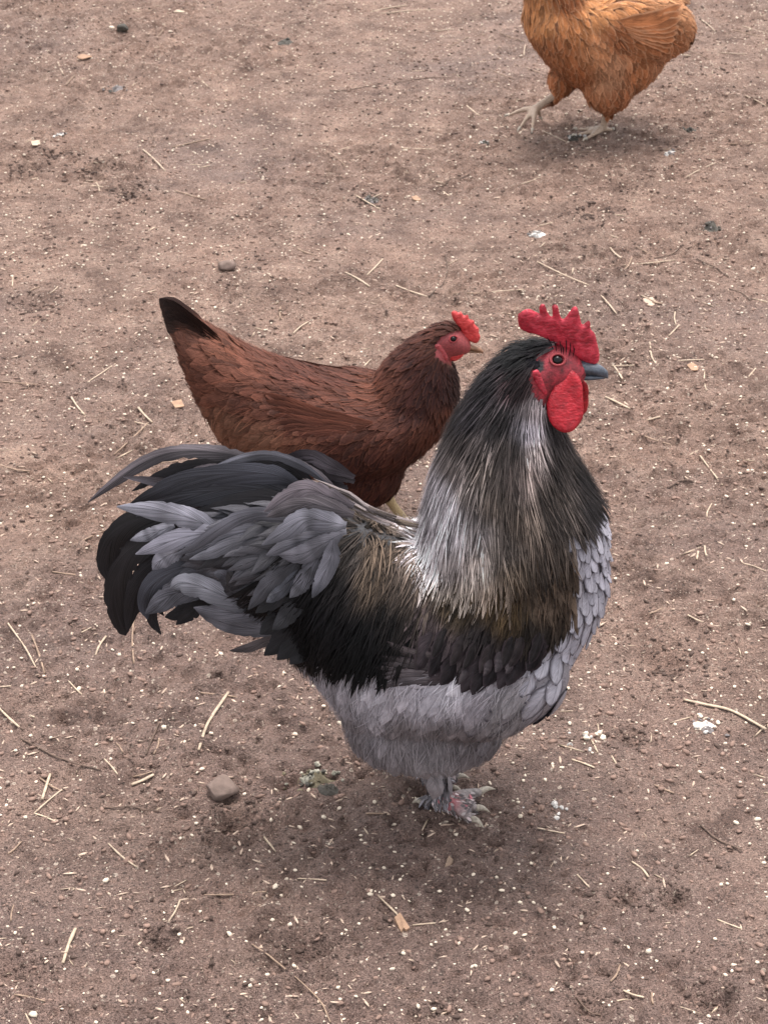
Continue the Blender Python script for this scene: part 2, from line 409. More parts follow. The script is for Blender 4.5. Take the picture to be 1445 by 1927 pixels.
class Bird:
    def __init__(s, name, Y0, origin, label, cat, yaw=0.0, stretch=1.0, face=1):
        s.Y0, s.yaw, s.stretch = Y0, yaw, stretch
        s.org = np.array(origin, float)
        s.root = empty(name, s.org, label, cat)
        s.parts = []; s.keep = []
        dep = PITCH
        s.tan = math.tan(dep)
        cy, sy = math.cos(yaw), math.sin(yaw)
        s.R = np.array([[cy, -sy, 0], [sy, cy, 0], [0, 0, 1]])
    def out(s, v):                       # bird frame -> local coordinates of the root empty
        q = (np.asarray(v) - s.org) * np.array([s.stretch, 1, 1])
        return q @ s.R.T
    def q(s, px, py, dy=0.0):
        return P(px, py, s.Y0 + dy)
    def mirror(s, p):
        p = np.array(p, float); p[..., 1] = 2 * s.Y0 - p[..., 1]; return p
    def pix(s, p):                       # side-view chart of the plumage, the same on both flanks
        p = np.array(p, float); p[..., 1] = s.Y0 - np.abs(p[..., 1] - s.Y0)
        return proj(p)
    def loft(s, stations, n=None, K=28, power=2.0):
        st = []
        for (tx, ty), (bx, by), b in stations:
            t, bo = s.q(tx, ty), s.q(bx, by)
            c = (t + bo) / 2; h = (t - bo) / 2; H = np.linalg.norm(h); e = h / H
            a = math.sqrt(max(H * H - (b * s.tan * abs(e[2])) ** 2, (0.55 * H) ** 2))
            st.append(np.concatenate([c, e * a, [b]]))
        st = catmull(np.array(st), n or (len(st) - 1) * 4 + 1)
        th = np.linspace(0, 2 * math.pi, K, endpoint=False)
        rings = [r[:3] + np.cos(th)[:, None] * r[3:6] + np.sin(th)[:, None] * np.array([0, max(r[6], .002), 0]) for r in st]
        s.parts.append(ring_loft(rings))
    def blob(s, c, rad, rot=0.0, K=18):
        th = np.linspace(0.05, math.pi - 0.05, 12)
        ph = np.linspace(0, 2 * math.pi, K, endpoint=False)
        cr, sr = math.cos(rot), math.sin(rot)
        Rm = np.array([[cr, 0, sr], [0, 1, 0], [-sr, 0, cr]])
        rings = []
        for t in th:
            r = np.stack([np.sin(t) * np.cos(ph), np.sin(t) * np.sin(ph), np.full(K, np.cos(t))], -1) * np.array(rad)
            rings.append(np.asarray(c) + r @ Rm.T)
        s.parts.append(ring_loft(rings))
    def tube(s, pts, rad, **k):
        s.parts.append(tube(pts, rad, **k))
    def finish(s, voxel, smooth_it, z_keep, colf, mat):
        vs, fs, o = [], [], 0
        for v, f in s.parts:
            vs.append(v); fs += [tuple(i + o for i in q) for q in f]; o += len(v)
        me = bpy.data.meshes.new('tmp'); me.from_pydata([tuple(p) for p in np.vstack(vs)], [], fs)
        bm = bmesh.new(); bm.from_mesh(me); bmesh.ops.recalc_face_normals(bm, faces=bm.faces); bm.to_mesh(me); bm.free()
        to = bpy.data.objects.new('tmp', me); COL.objects.link(to)
        r = to.modifiers.new('r', 'REMESH'); r.mode = 'VOXEL'; r.voxel_size = voxel
        dg = bpy.context.evaluated_depsgraph_get(); dg.update()
        m2 = bpy.data.meshes.new_from_object(to.evaluated_get(dg))
        bpy.data.objects.remove(to); bpy.data.meshes.remove(me)
        n = len(m2.vertices); v = np.empty(n * 3); m2.vertices.foreach_get('co', v); v = v.reshape(-1, 3)
        e = np.empty(len(m2.edges) * 2, np.int32); m2.edges.foreach_get('vertices', e); e = e.reshape(-1, 2)
        deg = np.bincount(e.ravel(), minlength=n)[:, None]
        w = np.clip((v[:, 2:3] - z_keep) / 0.03, 0.08, 1) * 0.6
        for _ in range(smooth_it):
            acc = np.zeros_like(v)
            for k in range(3):
                acc[:, k] = np.bincount(e[:, 0], v[e[:, 1], k], n) + np.bincount(e[:, 1], v[e[:, 0], k], n)
            v = v + w * (acc / deg - v)
        fl = [tuple(p.vertices) for p in m2.polygons]
        bpy.data.meshes.remove(m2)
        s.v, s.f = v, fl
        s.bvh = BVHTree.FromPolygons([Vector(p) for p in v], fl)
        tri = np.array([(q[0], q[i], q[i + 1]) for q in fl for i in range(1, len(q) - 1)])
        s.tri = tri
        cr = np.cross(v[tri[:, 1]] - v[tri[:, 0]], v[tri[:, 2]] - v[tri[:, 0]])
        s.area = np.linalg.norm(cr, axis=1) / 2
        s.tn = nrm(cr)
        c = colf(v, s.pix(v))
        me = new_mesh('body', s.out(v), fl, mat, c)
        s.body = obj('body', me, s.root)
    def hit(s, px, py):                  # where the flank lies for a feature seen at that spot
        d = Vector(rays(px, py)).normalized()
        h = s.bvh.ray_cast(Vector((0, 0, CAM_H)), d)
        return (np.array(h[0]), np.array(h[1])) if h[0] is not None else (s.q(px, py), np.array([0, -1, 0.]))
    def sample(s, n, seed):
        r = np.random.default_rng(seed)
        i = r.choice(len(s.tri), n, p=s.area / s.area.sum())
        a, b = r.random(n), r.random(n)
        k = a + b > 1; a[k], b[k] = 1 - a[k], 1 - b[k]
        t = s.v[s.tri[i]]
        return t[:, 0] + a[:, None] * (t[:, 1] - t[:, 0]) + b[:, None] * (t[:, 2] - t[:, 0]), s.tn[i]
    def thin(s, p, rad):
        cell = {}; keep = []
        h = rad.max()
        for i, q in enumerate(p):
            k = tuple((q // h).astype(int)); ok = True
            for dx in (-1, 0, 1):
                for dy in (-1, 0, 1):
                    for dz in (-1, 0, 1):
                        for j in cell.get((k[0] + dx, k[1] + dy, k[2] + dz), ()):
                            if ((p[j] - q) ** 2).sum() < rad[i] ** 2: ok = False; break
                        if not ok: break
                    if not ok: break
                if not ok: break
            if ok:
                cell.setdefault(k, []).append(i); keep.append(i)
        return np.array(keep, int)
    def scatter(s, name, polys, spacing, L, W, shape, colf, mat, flow, lift=.005, h0=.001, S=6, seed=1, cand=26000,
                single=False, cling=0.55, jit=0.18, camber=0.25, exclude=(), limit=None, cvar=0.22, stuff=True, width_seg=3, wob=0.0, near_only=False, zmin=None, clump=0.0):
        p, _ = s.sample(cand, seed)
        px = s.pix(p)
        m = np.zeros(len(p), bool)
        for poly in polys: m |= inpoly(px, poly)
        for poly in exclude: m &= ~inpoly(px, poly)
        if zmin is not None: m &= p[:, 2] > zmin
        if near_only: m &= p[:, 1] < s.Y0 + .01
        p, px = p[m], px[m]
        r = np.random.default_rng(seed + 100)
        f = lambda g, q: (g(q) if callable(g) else np.full(len(q), float(g)))
        if len(p) == 0: print('no feathers', name); return []
        k = s.thin(p, np.maximum(f(spacing, px), 1e-4)); p, px = p[k], px[k]
        if limit and len(p) > limit: p, px = p[:limit], px[:limit]
        N = len(p)
        Ls = f(L, px) * r.uniform(0.82, 1.18, N); Ws = f(W, px) * r.uniform(0.85, 1.15, N)
        path = np.zeros((N, S, 3)); nor = np.zeros((N, S, 3))
        ang = r.normal(0, jit, N)
        cur = p.copy(); prev = None
        near = s.bvh.find_nearest
        nn0 = np.zeros((N, 3))
        for i in range(N):
            nn0[i] = near(Vector(p[i]))[1]
        nn = nn0
        path[:, 0] = p; nor[:, 0] = nn
        wv = r.normal(0, wob, (N, 1))
        for k in range(1, S):
            fl = idw(s.pix(cur), flow, 3.0, 20.0)
            d = np.stack([fl[:, 0], np.zeros(N), -fl[:, 1] / 0.86], -1)
            d = d - nn * (d * nn).sum(-1, keepdims=True)
            d = nrm(d)
            sd = np.cross(nn, d)
            d = d * np.cos(ang)[:, None] + sd * np.sin(ang + wv[:, 0] * k)[:, None]
            if prev is not None: d = nrm(0.45 * d + 0.55 * prev)
            prev = d
            nxt = cur + d * (Ls / (S - 1))[:, None]
            nn = nn.copy()
            for i in range(N):
                loc, no, _, dist = near(Vector(nxt[i]))
                loc = np.array(loc); no = np.array(no)
                above = max(0.0, float(((nxt[i] - loc) * no).sum()))
                nxt[i] = loc + no * above * cling
                nn[i] = 0.5 * nn[i] + 0.5 * no
            nn = nrm(nn)
            cur = nxt; path[:, k] = cur; nor[:, k] = nn
        t = np.linspace(0, 1, S)
        off = h0 + lift * t[None, :] ** 1.3 * r.uniform(.5, 1.4, (N, 1)) + r.uniform(0, .0022, (N, 1))
        path = path + nor * off[..., None]
        T = nrm(np.gradient(path, axis=1))
        side = nrm(np.cross(nor, T))
        wp = np.interp(t, np.linspace(0, 1, len(shape)), shape)
        C = width_seg
        us = np.linspace(-1, 1, C)
        V = np.zeros((N, S, C, 3))
        for j, u in enumerate(us):
            w = (Ws[:, None] * wp[None, :])[..., None]
            V[:, :, j] = path + side * w * u - nor * (abs(u) ** 2 * camber) * w
        base = np.arange(S - 1)[:, None] * C + np.arange(C - 1)[None, :]
        q = np.stack([base, base + 1, base + C + 1, base + C], -1).reshape(-1, 4)
        uvf = np.stack([np.broadcast_to((us * .5 + .5)[None, :], (S, C)), np.broadcast_to(t[:, None], (S, C))], -1).reshape(-1, 2)
        cpx = s.pix(path.reshape(-1, 3))
        tt = np.broadcast_to(t[None, :], (N, S)).reshape(-1)
        rr = r.normal(0, 1, N)
        cc = colf(cpx, tt, np.repeat(rr, S)).reshape(N, S, 1, 3)
        var = np.exp(np.clip(r.normal(0, cvar, N), -2.2 * cvar, 1.5 * cvar))
        if clump: var = var * np.exp((vnoise(px[:, 0] / clump + 31, px[:, 1] / (clump * 6) + 7) - .5) * 2.6)
        cc = np.clip(cc * var[:, None, None, None], .002, .78)
        cc = np.broadcast_to(cc, (N, S, C, 3)).reshape(N, S * C, 3)
        V = s.out(V.reshape(N, S * C, 3))
        if single:
            res = []
            for i in range(N):
                res.append(obj(name, new_mesh(name, V[i], q, mat, cc[i], uvf), s.root))
            return res
        F = (q[None] + (np.arange(N) * S * C)[:, None, None]).reshape(-1, 4)
        me = new_mesh(name, V.reshape(-1, 3), F, mat, cc.reshape(-1, 3), np.tile(uvf, (N, 1)))
        o = obj(name, me, s.root)
        if stuff: o['kind'] = 'stuff'
        return [o]
    def plume(s, name, pts, width, color, mat, face=(0, -1, .35), S=34, C=7, tip=0.55, frag=0.055, camber=.07, seed=0, root_col=None, tip_col=None, lower=None, shape=None, droop=0.0, parent=None):
        """one long feather along a spine of 3-D points; width is the half width in metres"""
        r = np.random.default_rng(seed)
        p = catmull(pts, S); t = np.linspace(0, 1, S)
        T = nrm(np.gradient(p, axis=0)); Fc = nrm(np.array(face, float))
        sd = nrm(np.cross(T, Fc)); nn = np.cross(sd, T)
        if shape is None:
            wp = np.clip(t / .22, 0.18, 1) ** .6 * np.where(t > tip, np.clip(1 - np.clip((t - tip) / (1 - tip + 1e-6), 0, 1) ** 1.7, 0.03, 1) ** .8, 1)
        else:
            wp = np.interp(t, np.linspace(0, 1, len(shape)), shape)
        us = np.linspace(-1, 1, C)
        V = np.zeros((S, C, 3))
        jag = np.ones((S, C))
        for sgn in (0, C - 1):
            j = r.uniform(-frag, frag * .4, S)
            k3 = r.integers(S // 5, S - 3, r.integers(2, 5)); j[k3] -= r.uniform(.06, .20, len(k3)) * (0 if frag < .03 else 1); j = j * np.clip((1.0 - np.abs(np.linspace(-1, 1, S)) ** 6), .2, 1)
            jag[:, sgn] += j
        asym = r.uniform(.86, 1.0)
        for j, u in enumerate(us):
            w = width * wp * jag[:, j] * (asym if u > 0 else 1)
            V[:, j] = p + sd * (u * w)[:, None] - nn * (camber * u * u * w)[:, None]
        base = np.arange(S - 1)[:, None] * C + np.arange(C - 1)[None, :]
        q = np.stack([base, base + 1, base + C + 1, base + C], -1).reshape(-1, 4)
        uvf = np.stack([np.broadcast_to((us * .5 + .5)[None, :], (S, C)), np.broadcast_to(t[:, None], (S, C))], -1).reshape(-1, 2)
        c = np.broadcast_to(np.array(color, float), (S, C, 3)).copy()
        if root_col is not None: c = c + (np.array(root_col) - c) * np.clip(1 - t / .3, 0, 1)[:, None, None]
        if tip_col is not None: c = c + (np.array(tip_col) - c) * np.clip((t - .6) / .4, 0, 1)[:, None, None]
        if lower is not None: c[:, :C // 2 + 1] = c[:, :C // 2 + 1] * lower
        edge = 1 + .30 * np.clip((us - .55) / .45, 0, 1) * (1 if lower is None else 0)  # vane sheen painted into the colour: lit upper edge, darker lower half
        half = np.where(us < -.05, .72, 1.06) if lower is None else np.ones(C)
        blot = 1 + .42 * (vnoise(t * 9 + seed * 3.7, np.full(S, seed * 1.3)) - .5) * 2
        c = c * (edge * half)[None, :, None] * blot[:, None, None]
        c *= np.exp(r.normal(0, .12))
        return obj(name, new_mesh(name, s.out(V.reshape(-1, 3)), q, mat, c.reshape(-1, 3), uvf), parent or s.root)
    def fleshy(s, name, poly, dy, thick, mat, step=.0022, tilt=0.0, lean=0.0, wav=0.0, seed=0):
        """a comb, wattle or lobe: outline in the side view, swelling to full thickness away from its rim"""
        pp = np.array([s.q(x, y, dy) for x, y in poly])
        pp = catmull(np.vstack([pp, pp[:1]]), len(poly) * 4)[:-1]
        p2 = pp[:, [0, 2]]
        lo, hi = p2.min(0), p2.max(0)
        gx, gz = np.meshgrid(np.arange(lo[0], hi[0], step), np.arange(lo[1], hi[1], step))
        g = np.stack([gx.ravel() + np.tile([0, step / 2], (gx.shape[0] + 1) // 2)[:gx.shape[0]].repeat(gx.shape[1]), gz.ravel()], -1)
        g = g[inpoly(g, p2)]
        dd = np.sqrt(((g[:, None] - p2[None]) ** 2).sum(-1)).min(1)
        g = g[dd > step * .5]
        pts = np.vstack([p2, g]); nb = len(p2)
        r = delaunay_2d_cdt([Vector(a) for a in pts], [], [list(range(nb))], 1, 1e-6)
        vo = np.array([tuple(a) for a in r[0]]); fo = r[2]
        d = np.sqrt(((vo[:, None] - p2[None]) ** 2).sum(-1)).min(1)
        D = thick * 1.1
        x = np.clip(d / D, 0, 1)
        th = thick / 2 * np.sqrt(np.clip(1 - (1 - x) ** 2, 0, 1))
        yc = s.Y0 + dy + lean * (vo[:, 1] - (lo[1] + hi[1]) / 2) + tilt * (vo[:, 0] - lo[0]) + wav * np.sin(vo[:, 0] * 160 + vo[:, 1] * 90 + seed)
        rel = (vnoise(vo[:, 0] * 380 + seed, vo[:, 1] * 520 + seed) - .5) * thick * .22 * x
        n = len(vo)
        V = np.vstack([np.stack([vo[:, 0], yc - th - rel, vo[:, 1]], -1), np.stack([vo[:, 0], yc + th + rel, vo[:, 1]], -1)])
        F = [tuple(f) for f in fo] + [tuple(i + n for i in f[::-1]) for f in fo]
        me = bpy.data.meshes.new(name)
        bm = bmesh.new()
        bv = [bm.verts.new(tuple(a)) for a in s.out(V)]
        for f in F:
            try: bm.faces.new([bv[i] for i in f])
            except ValueError: pass
        bmesh.ops.remove_doubles(bm, verts=bm.verts, dist=1e-5)
        bmesh.ops.recalc_face_normals(bm, faces=bm.faces)
        bm.to_mesh(me); bm.free()
        me.polygons.foreach_set('use_smooth', np.ones(len(me.polygons), bool))
        me.materials.append(mat)
        return obj(name, me, s.root)
    def solid(s, name, v, f, mat, parent=None):
        me = new_mesh(name, s.out(v), f, mat)
        bm = bmesh.new(); bm.from_mesh(me); bmesh.ops.recalc_face_normals(bm, faces=bm.faces); bm.to_mesh(me); bm.free()
        return obj(name, me, parent or s.root)
    def eyes(s, px, py, rad, iris=True, lid=True):
        h, nn = s.hit(px, py)
        for far in (False, True):
            c = s.mirror(h) if far else h
            n2 = nn * np.array([1, -1, 1]) if far else nn
            c = c - n2 * rad * .45
            th = np.linspace(.02, math.pi - .02, 9); ph = np.linspace(0, 2 * math.pi, 16, endpoint=False)
            rings = [c + rad * np.stack([np.sin(t) * np.cos(ph), np.full(16, np.cos(t)), np.sin(t) * np.sin(ph)], -1) for t in th]
            e = s.solid('eye', *ring_loft(rings), M['eye'])
            A = nrm(np.cross(n2, [0, 0, 1.0])); B = np.cross(n2, A)
            a = np.linspace(0, 2 * math.pi, 20, endpoint=False)
            if lid:
                ringp = c + n2 * rad * .52 + rad * 1.06 * (np.cos(a)[:, None] * A * 1.2 + np.sin(a)[:, None] * B * .95)
                vs, fs = [], []
                b8 = np.linspace(0, 2 * math.pi, 6, endpoint=False)
                for i in range(20):
                    rd = nrm(ringp[i] - c - n2 * rad * .52)
                    vs.append(ringp[i] + rad * .24 * (np.cos(b8)[:, None] * rd + np.sin(b8)[:, None] * n2))
                for i in range(20):
                    for j in range(6):
                        fs.append((i * 6 + j, i * 6 + (j + 1) % 6, ((i + 1) % 20) * 6 + (j + 1) % 6, ((i + 1) % 20) * 6 + j))
                s.solid('eyelid', np.vstack(vs), fs, M['eyelid'], e)
    def beak(s, up, lo, mat, wid):
        """up / lo: stations ((top),(bottom), half width) from the face to the tip"""
        for nme, st in (('upper_beak', up), ('lower_beak', lo)):
            rr = []
            for (tx, ty), (bx, by), b in st:
                t, bo = s.q(tx, ty), s.q(bx, by)
                rr.append(np.concatenate([(t + bo) / 2, (t - bo) / 2, [b]]))
            rr = catmull(np.array(rr), 13)
            th = np.linspace(0, 2 * math.pi, 14, endpoint=False)
            rings = [r[:3] + np.cos(th)[:, None] * r[3:6] + np.sin(th)[:, None] * np.array([0, max(r[6], .0005), 0]) for r in rr]
            s.solid(nme, *ring_loft(rings), mat)
    def claw(s, base, tipp, rad):
        mid = (np.asarray(base) + np.asarray(tipp)) / 2 + np.array([0, 0, rad * .8])
        s.solid('claw', *tube([base, mid, tipp], [rad, rad * .7, rad * .08], K=8, n=7), M['claw'])

ROUND = (.40, .80, .98, 1.0, .93, .72, .10)
POINT = (.55, .85, 1.0, .95, .75, .42, .03)
STRAND = (.7, 1.0, 1.0, .8, .1)
def colour_chart(ctrl, tipdark=0.0, hue=0.0, gain=1.0):
    def f(px, t, r):
        c = idw(px, ctrl, 5.0, 16.0)
        lum = c.mean(1, keepdims=True)
        c = c * np.clip(lum / .22, .05, 1) ** hue
        c = c * (1 - tipdark * t[:, None]) * gain
        return np.clip(c, 0.002, 0.9)
    return f

# ================================================================== the rooster
RY = G(815, 1507)[1]
ro = Bird('rooster', RY, [*G(815, 1507)[:2], 0.0],
          'large blue-grey and black rooster with pale hackle and tall red single comb', 'rooster')
MPP = float(np.linalg.norm(ro.q(900, 1000) - ro.q(901, 1000)))
ro.loft([((545, 1000), (520, 1170), .045), ((600, 968), (560, 1235), .068), ((655, 965), (615, 1295), .096), ((720, 985), (672, 1366), .118),
         ((790, 990), (770, 1382), .130), ((880, 960), (872, 1382), .134), ((965, 920), (954, 1345), .128), ((1045, 935), (1030, 1275), .108),
         ((1105, 975), (1098, 1195), .078), ((1138, 1030), (1138, 1100), .040)])
ro.loft([((785, 1070), (1142, 1045), .112), ((800, 985), (1136, 970), .100), ((828, 880), (1088, 890), .083), ((858, 805), (1056, 825), .066),
         ((893, 742), (1042, 770), .049), ((930, 692), (1050, 730), .040), ((968, 655), (1062, 705), .032)])
ro.loft([((972, 672), (985, 712), .018), ((990, 648), (1003, 735), .027), ((1030, 640), (1032, 748), .030), ((1068, 648), (1068, 738), .025), ((1092, 672), (1094, 722), .017),
         ((1102, 684), (1104, 712), .010)])
ro.loft([((640, 960), (600, 1200), .075), ((540, 935), (500, 1150), .060), ((440, 950), (410, 1100), .042), ((360, 980), (350, 1060), .018)])   # tail stump
for sg in (-1, 1):
    ro.blob(ro.q(900, 1190, 0) + np.array([0, sg * .092, -.004]), (.105, .052, .070), rot=-.12)      # folded wing
    ro.blob(ro.q(800, 1310, 0) + np.array([0, sg * .060, .0]), (.095, .056, .052))                # thigh
# legs: hock, shank, ball of the foot, toes
def gz(p, dz=0.0):
    return np.array([p[0], p[1], float(ground_z(p[0], p[1])) + dz])
nf, ff = gz(G(836, 1538)), gz(G(800, 1478))
hock_n = ro.q(775, 1408, -.045); hock_f = ro.q(770, 1405, .05)
hock_n = ro.q(785, 1385, -.045)
ro.tube([hock_n, (hock_n + nf) / 2 + [.004, 0, .006], nf + [0, 0, .016]], [.014, .0100, .0105])
ro.tube([hock_f, (hock_f + ff) / 2 + [.004, 0, .006], ff + [0, 0, .016]], [.012, .0090, .0095])
toes = []
for base, tips, rr in ((nf, ((910, 1572), (922, 1530), (932, 1488), (775, 1514)), .0096), (ff, ((872, 1500), (884, 1472), (846, 1460), (752, 1462)), .0085)):
    for k, (tx, ty) in enumerate(tips):
        tp = gz(G(tx, ty), rr * .45)
        b0 = base + [0, 0, .013]
        e = b0 + (tp - b0) * .70
        mid = b0 * .5 + e * .5 + [0, 0, .003]
        mid[2] = max(mid[2], rr * .8)
        ro.tube([b0, mid, e], [rr, rr * .88, rr * .60], K=9)
        toes.append((e - (tp - b0) * .04, tp - [0, 0, rr * .25], rr * .52))
def ro_col(v, px):
    c = np.tile(np.array([.03, .027, .03]), (len(v), 1))
    c[(px[:, 1] > 1270) & (px[:, 0] < 1100)] = (.16, .145, .155)
    c[inpoly(px, [(1040, 1020), (1200, 950), (1200, 1250), (960, 1420), (900, 1300)])] = (.22, .2, .22)
    c[inpoly(px, [(992, 735), (1000, 690), (1015, 664), (1045, 648), (1120, 650), (1120, 735), (1080, 755), (1035, 772)])] = (.25, .017, .027)
    fc = inpoly(px, [(992, 735), (1000, 690), (1015, 664), (1045, 648), (1120, 650), (1120, 735), (1080, 755), (1035, 772)])
    c[fc] = c[fc] * (.10 + 1.8 * fbm(v[fc, 0] * 300 + 3, v[fc, 2] * 300, 3))[:, None]
    c[inpoly(px, [(1000, 690), (1010, 676), (1026, 684), (1026, 698), (1010, 702)])] = (.012, .009, .010)
    leg = v[:, 2] < .085
    c[leg] = np.array([.19, .16, .15])[None] * (.45 + 1.3 * vnoise(v[leg, 0] * 420 + v[leg, 2] * 300, v[leg, 1] * 420 + 5))[:, None]
    red = np.exp(-((v - (nf + [.012, -.006, .018])) ** 2).sum(1) / .014 ** 2)[:, None]
    c = c * (1 - red) + np.array([.40, .055, .075]) * red
    pale = (np.exp(-((v - (nf + [.028, -.010, .012])) ** 2).sum(1) / .016 ** 2) * .7)[:, None]
    c = c * (1 - pale) + np.array([.50, .40, .38]) * pale
    return c
ro.finish(.0036, 7, .075, ro_col, M['skin'])
for e, tp, r0 in toes:
    ro.claw(e, tp, r0)

FLOW_R = [(960, 660, -.8, .6), (990, 700, -.6, .9), (900, 730, -.62, .9), (860, 800, -.45, 1), (820, 880, -.35, 1), (800, 950, .02, 1), (790, 1000, .16, 1), (800, 1060, .22, 1), (960, 780, -.28, 1), (1010, 800, -.1, 1),
          (940, 880, -.10, 1), (860, 960, .08, 1), (880, 1060, .26, 1), (840, 1060, .16, 1), (820, 1010, .05, 1), (930, 1000, .22, 1), (980, 960, .22, 1), (980, 1080, .18, 1), (1040, 860, .18, 1), (1070, 920, .28, 1), (1110, 960, .15, 1), (1050, 1030, .06, 1),
          (1120, 1040, -.12, 1), (1140, 1100, -.28, 1), (1090, 1170, -.5, 1), (1040, 1230, -.75, .8), (980, 1290, -.8, .7), (940, 1360, -.45, 1),
          (960, 1170, -.15, 1), (860, 1170, -.2, 1), (900, 1250, -.55, .9), (820, 1260, -.9, .5), (1020, 1150, .0, 1),
          (760, 980, -.25, 1), (700, 990, -.35, 1), (650, 980, -.6, .8), (660, 950, -1, .25), (710, 955, -.9, .35), (690, 935, -1, .05), (640, 930, -1, -.05), (740, 960, -.5, .8), (720, 1080, -.42, 1), (640, 1080, -.55, 1), (680, 1180, -.48, 1), (600, 1170, -.55, 1), (760, 1180, -.4, 1), (540, 1100, -.8, .6),
          (640, 1330, -.12, 1), (740, 1340, -.22, 1), (820, 1340, -.28, 1), (880, 1350, -.3, 1), (760, 1400, .05, 1), (880, 1400, -.3, 1), (820, 1470, .08, 1)]
HACK = [(960, 665, .010, .009, .012), (900, 735, .018, .016, .020), (870, 790, .022, .020, .025), (1000, 775, .28, .255, .28), (990, 815, .40, .365, .39), (1010, 860, .26, .23, .235), (960, 850, .13, .112, .11), (985, 900, .24, .20, .195),
        (975, 740, .05, .028, .032), (940, 800, .035, .031, .034), (880, 850, .045, .039, .040), (850, 895, .14, .122, .124), (820, 925, .55, .50, .52), (838, 965, .78, .72, .74), (905, 900, .11, .095, .09),
        (805, 1010, .52, .47, .485), (812, 1050, .62, .56, .56), (850, 1010, .74, .68, .69), (890, 1010, .54, .48, .46), (845, 1070, .62, .54, .51), (900, 1070, .48, .41, .36), (860, 1125, .50, .415, .345), (930, 1125, .32, .25, .195), (880, 940, .28, .25, .25),  # pale left band: plumage colour plus the bend's glossy highlight, painted in
        (925, 960, .20, .17, .155), (945, 1040, .30, .25, .215), (985, 1000, .20, .165, .145), (965, 1090, .26, .21, .17), (1040, 940, .11, .093, .086), (1060, 880, .07, .060, .059), (1110, 890, .022, .019, .021), (1125, 970, .035, .031, .034), (1070, 990, .10, .085, .08),
        (1030, 1060, .15, .122, .106), (1040, 1135, .045, .032, .024), (990, 1140, .14, .102, .074), (1060, 820, .035, .03, .034), (1050, 780, .03, .026, .03)]
SADD = [(700, 960, .060, .045, .036), (690, 935, .06, .048, .044), (755, 985, .13, .102, .09), (790, 990, .17, .145, .14), (650, 985, .055, .042, .034), (640, 940, .08, .07, .072), (720, 1040, .085, .060, .043), (770, 1060, .12, .090, .074), (650, 1050, .045, .036, .032),
        (700, 1100, .07, .050, .036), (760, 1120, .07, .052, .042), (630, 1110, .020, .017, .017), (600, 1180, .007, .006, .007), (680, 1200, .006, .005, .006), (730, 1170, .014, .011, .010), (650, 1280, .005, .0045, .005), (560, 1120, .014, .013, .014)]
BOW = [(850, 1150, .030, .021, .013), (950, 1165, .038, .024, .012), (1040, 1135, .050, .034, .024), (900, 1210, .009, .007, .007), (1000, 1210, .012, .009, .007), (800, 1190, .045, .033, .033), (820, 1240, .035, .026, .028), (930, 1260, .02, .015, .016)]
BRE = [(1120, 1080, .25, .235, .265), (1145, 1010, .28, .265, .295), (1075, 1090, .19, .175, .19), (1060, 1200, .26, .245, .275), (980, 1300, .24, .225, .25), (950, 1370, .15, .135, .145), (1000, 1250, .30, .285, .315)]
FLU = [(610, 1320, .19, .175, .19), (700, 1320, .27, .25, .27), (690, 1350, .20, .185, .20), (740, 1310, .22, .2, .215), (800, 1335, .25, .23, .25), (850, 1310, .36, .335, .36), (890, 1340, .20, .18, .195), (760, 1390, .12, .105, .108), (830, 1390, .12, .105, .108), (880, 1400, .10, .087, .09), (660, 1390, .11, .095, .098), (940, 1360, .13, .118, .122), (820, 1470, .16, .145, .15), (820, 1500, .12, .10, .10)]
HACK = [(a, b_, r_ * (1.06 if r_ < .3 else 1), g_ * .98, bl * (.90 if r_ < .3 else 1)) for a, b_, r_, g_, bl in HACK]
P_FACE = [(1002, 735), (1003, 700), (1018, 668), (1050, 652), (1110, 650), (1120, 730), (1075, 745), (1030, 762)]
P_HACK = [(970, 640), (1040, 634), (1100, 640), (1110, 790), (1120, 870), (1145, 915), (1105, 930), (1040, 985), (960, 1050), (830, 1045), (806, 1000), (800, 950), (830, 850), (880, 740), (930, 670)]
P_SADD = [(640, 930), (790, 940), (815, 1060), (800, 1160), (760, 1215), (690, 1230), (560, 1215), (490, 1190), (500, 1080), (590, 1000)]
P_BOW = [(790, 1050), (1075, 1030), (1075, 1150), (1015, 1205), (960, 1240), (860, 1235), (800, 1215), (780, 1170)]
P_BRE = [(1050, 1000), (1180, 930), (1190, 1200), (1010, 1390), (940, 1420), (900, 1340), (960, 1260), (1030, 1190), (1068, 1130)]
P_FLU = [(530, 1220), (700, 1260), (1000, 1260), (985, 1400), (900, 1440), (700, 1440), (560, 1330)]

ro.scatter('down_feathers', [P_FLU], .0105, .050, .0115, ROUND, colour_chart(FLU, gain=1.45), M['fluff'], FLOW_R, lift=.004, seed=11, cvar=.20, jit=.25)
ro.scatter('down_strands', [P_FLU], .0022, .034, .00038, STRAND, colour_chart(FLU, gain=1.45), M['fluff'], FLOW_R, lift=.005, h0=.004, S=6, seed=12, cand=90000, cvar=.30, jit=.25, limit=5000, wob=.10)
bs = lambda q: np.interp(q[:, 1], [1000, 1150, 1250, 1380], [.0100, .0125, .019, .021])
ro.scatter('breast_feather', [P_BRE], bs, lambda q: np.interp(q[:, 1], [1000, 1150, 1250, 1380], [.024, .030, .048, .050]), lambda q: np.interp(q[:, 1], [1000, 1150, 1250, 1380], [.0080, .0105, .0150, .0160]), ROUND,
           colour_chart(BRE, gain=1.2), M['breast'], FLOW_R, lift=.004, seed=21, single=True, camber=.30, jit=.10, cvar=.10, limit=300)
ro.scatter('wing_bow_feathers', [P_BOW], .0085, .040, .0062, POINT, colour_chart(BOW), M['black'], FLOW_R, lift=.006, seed=31, cvar=.35)
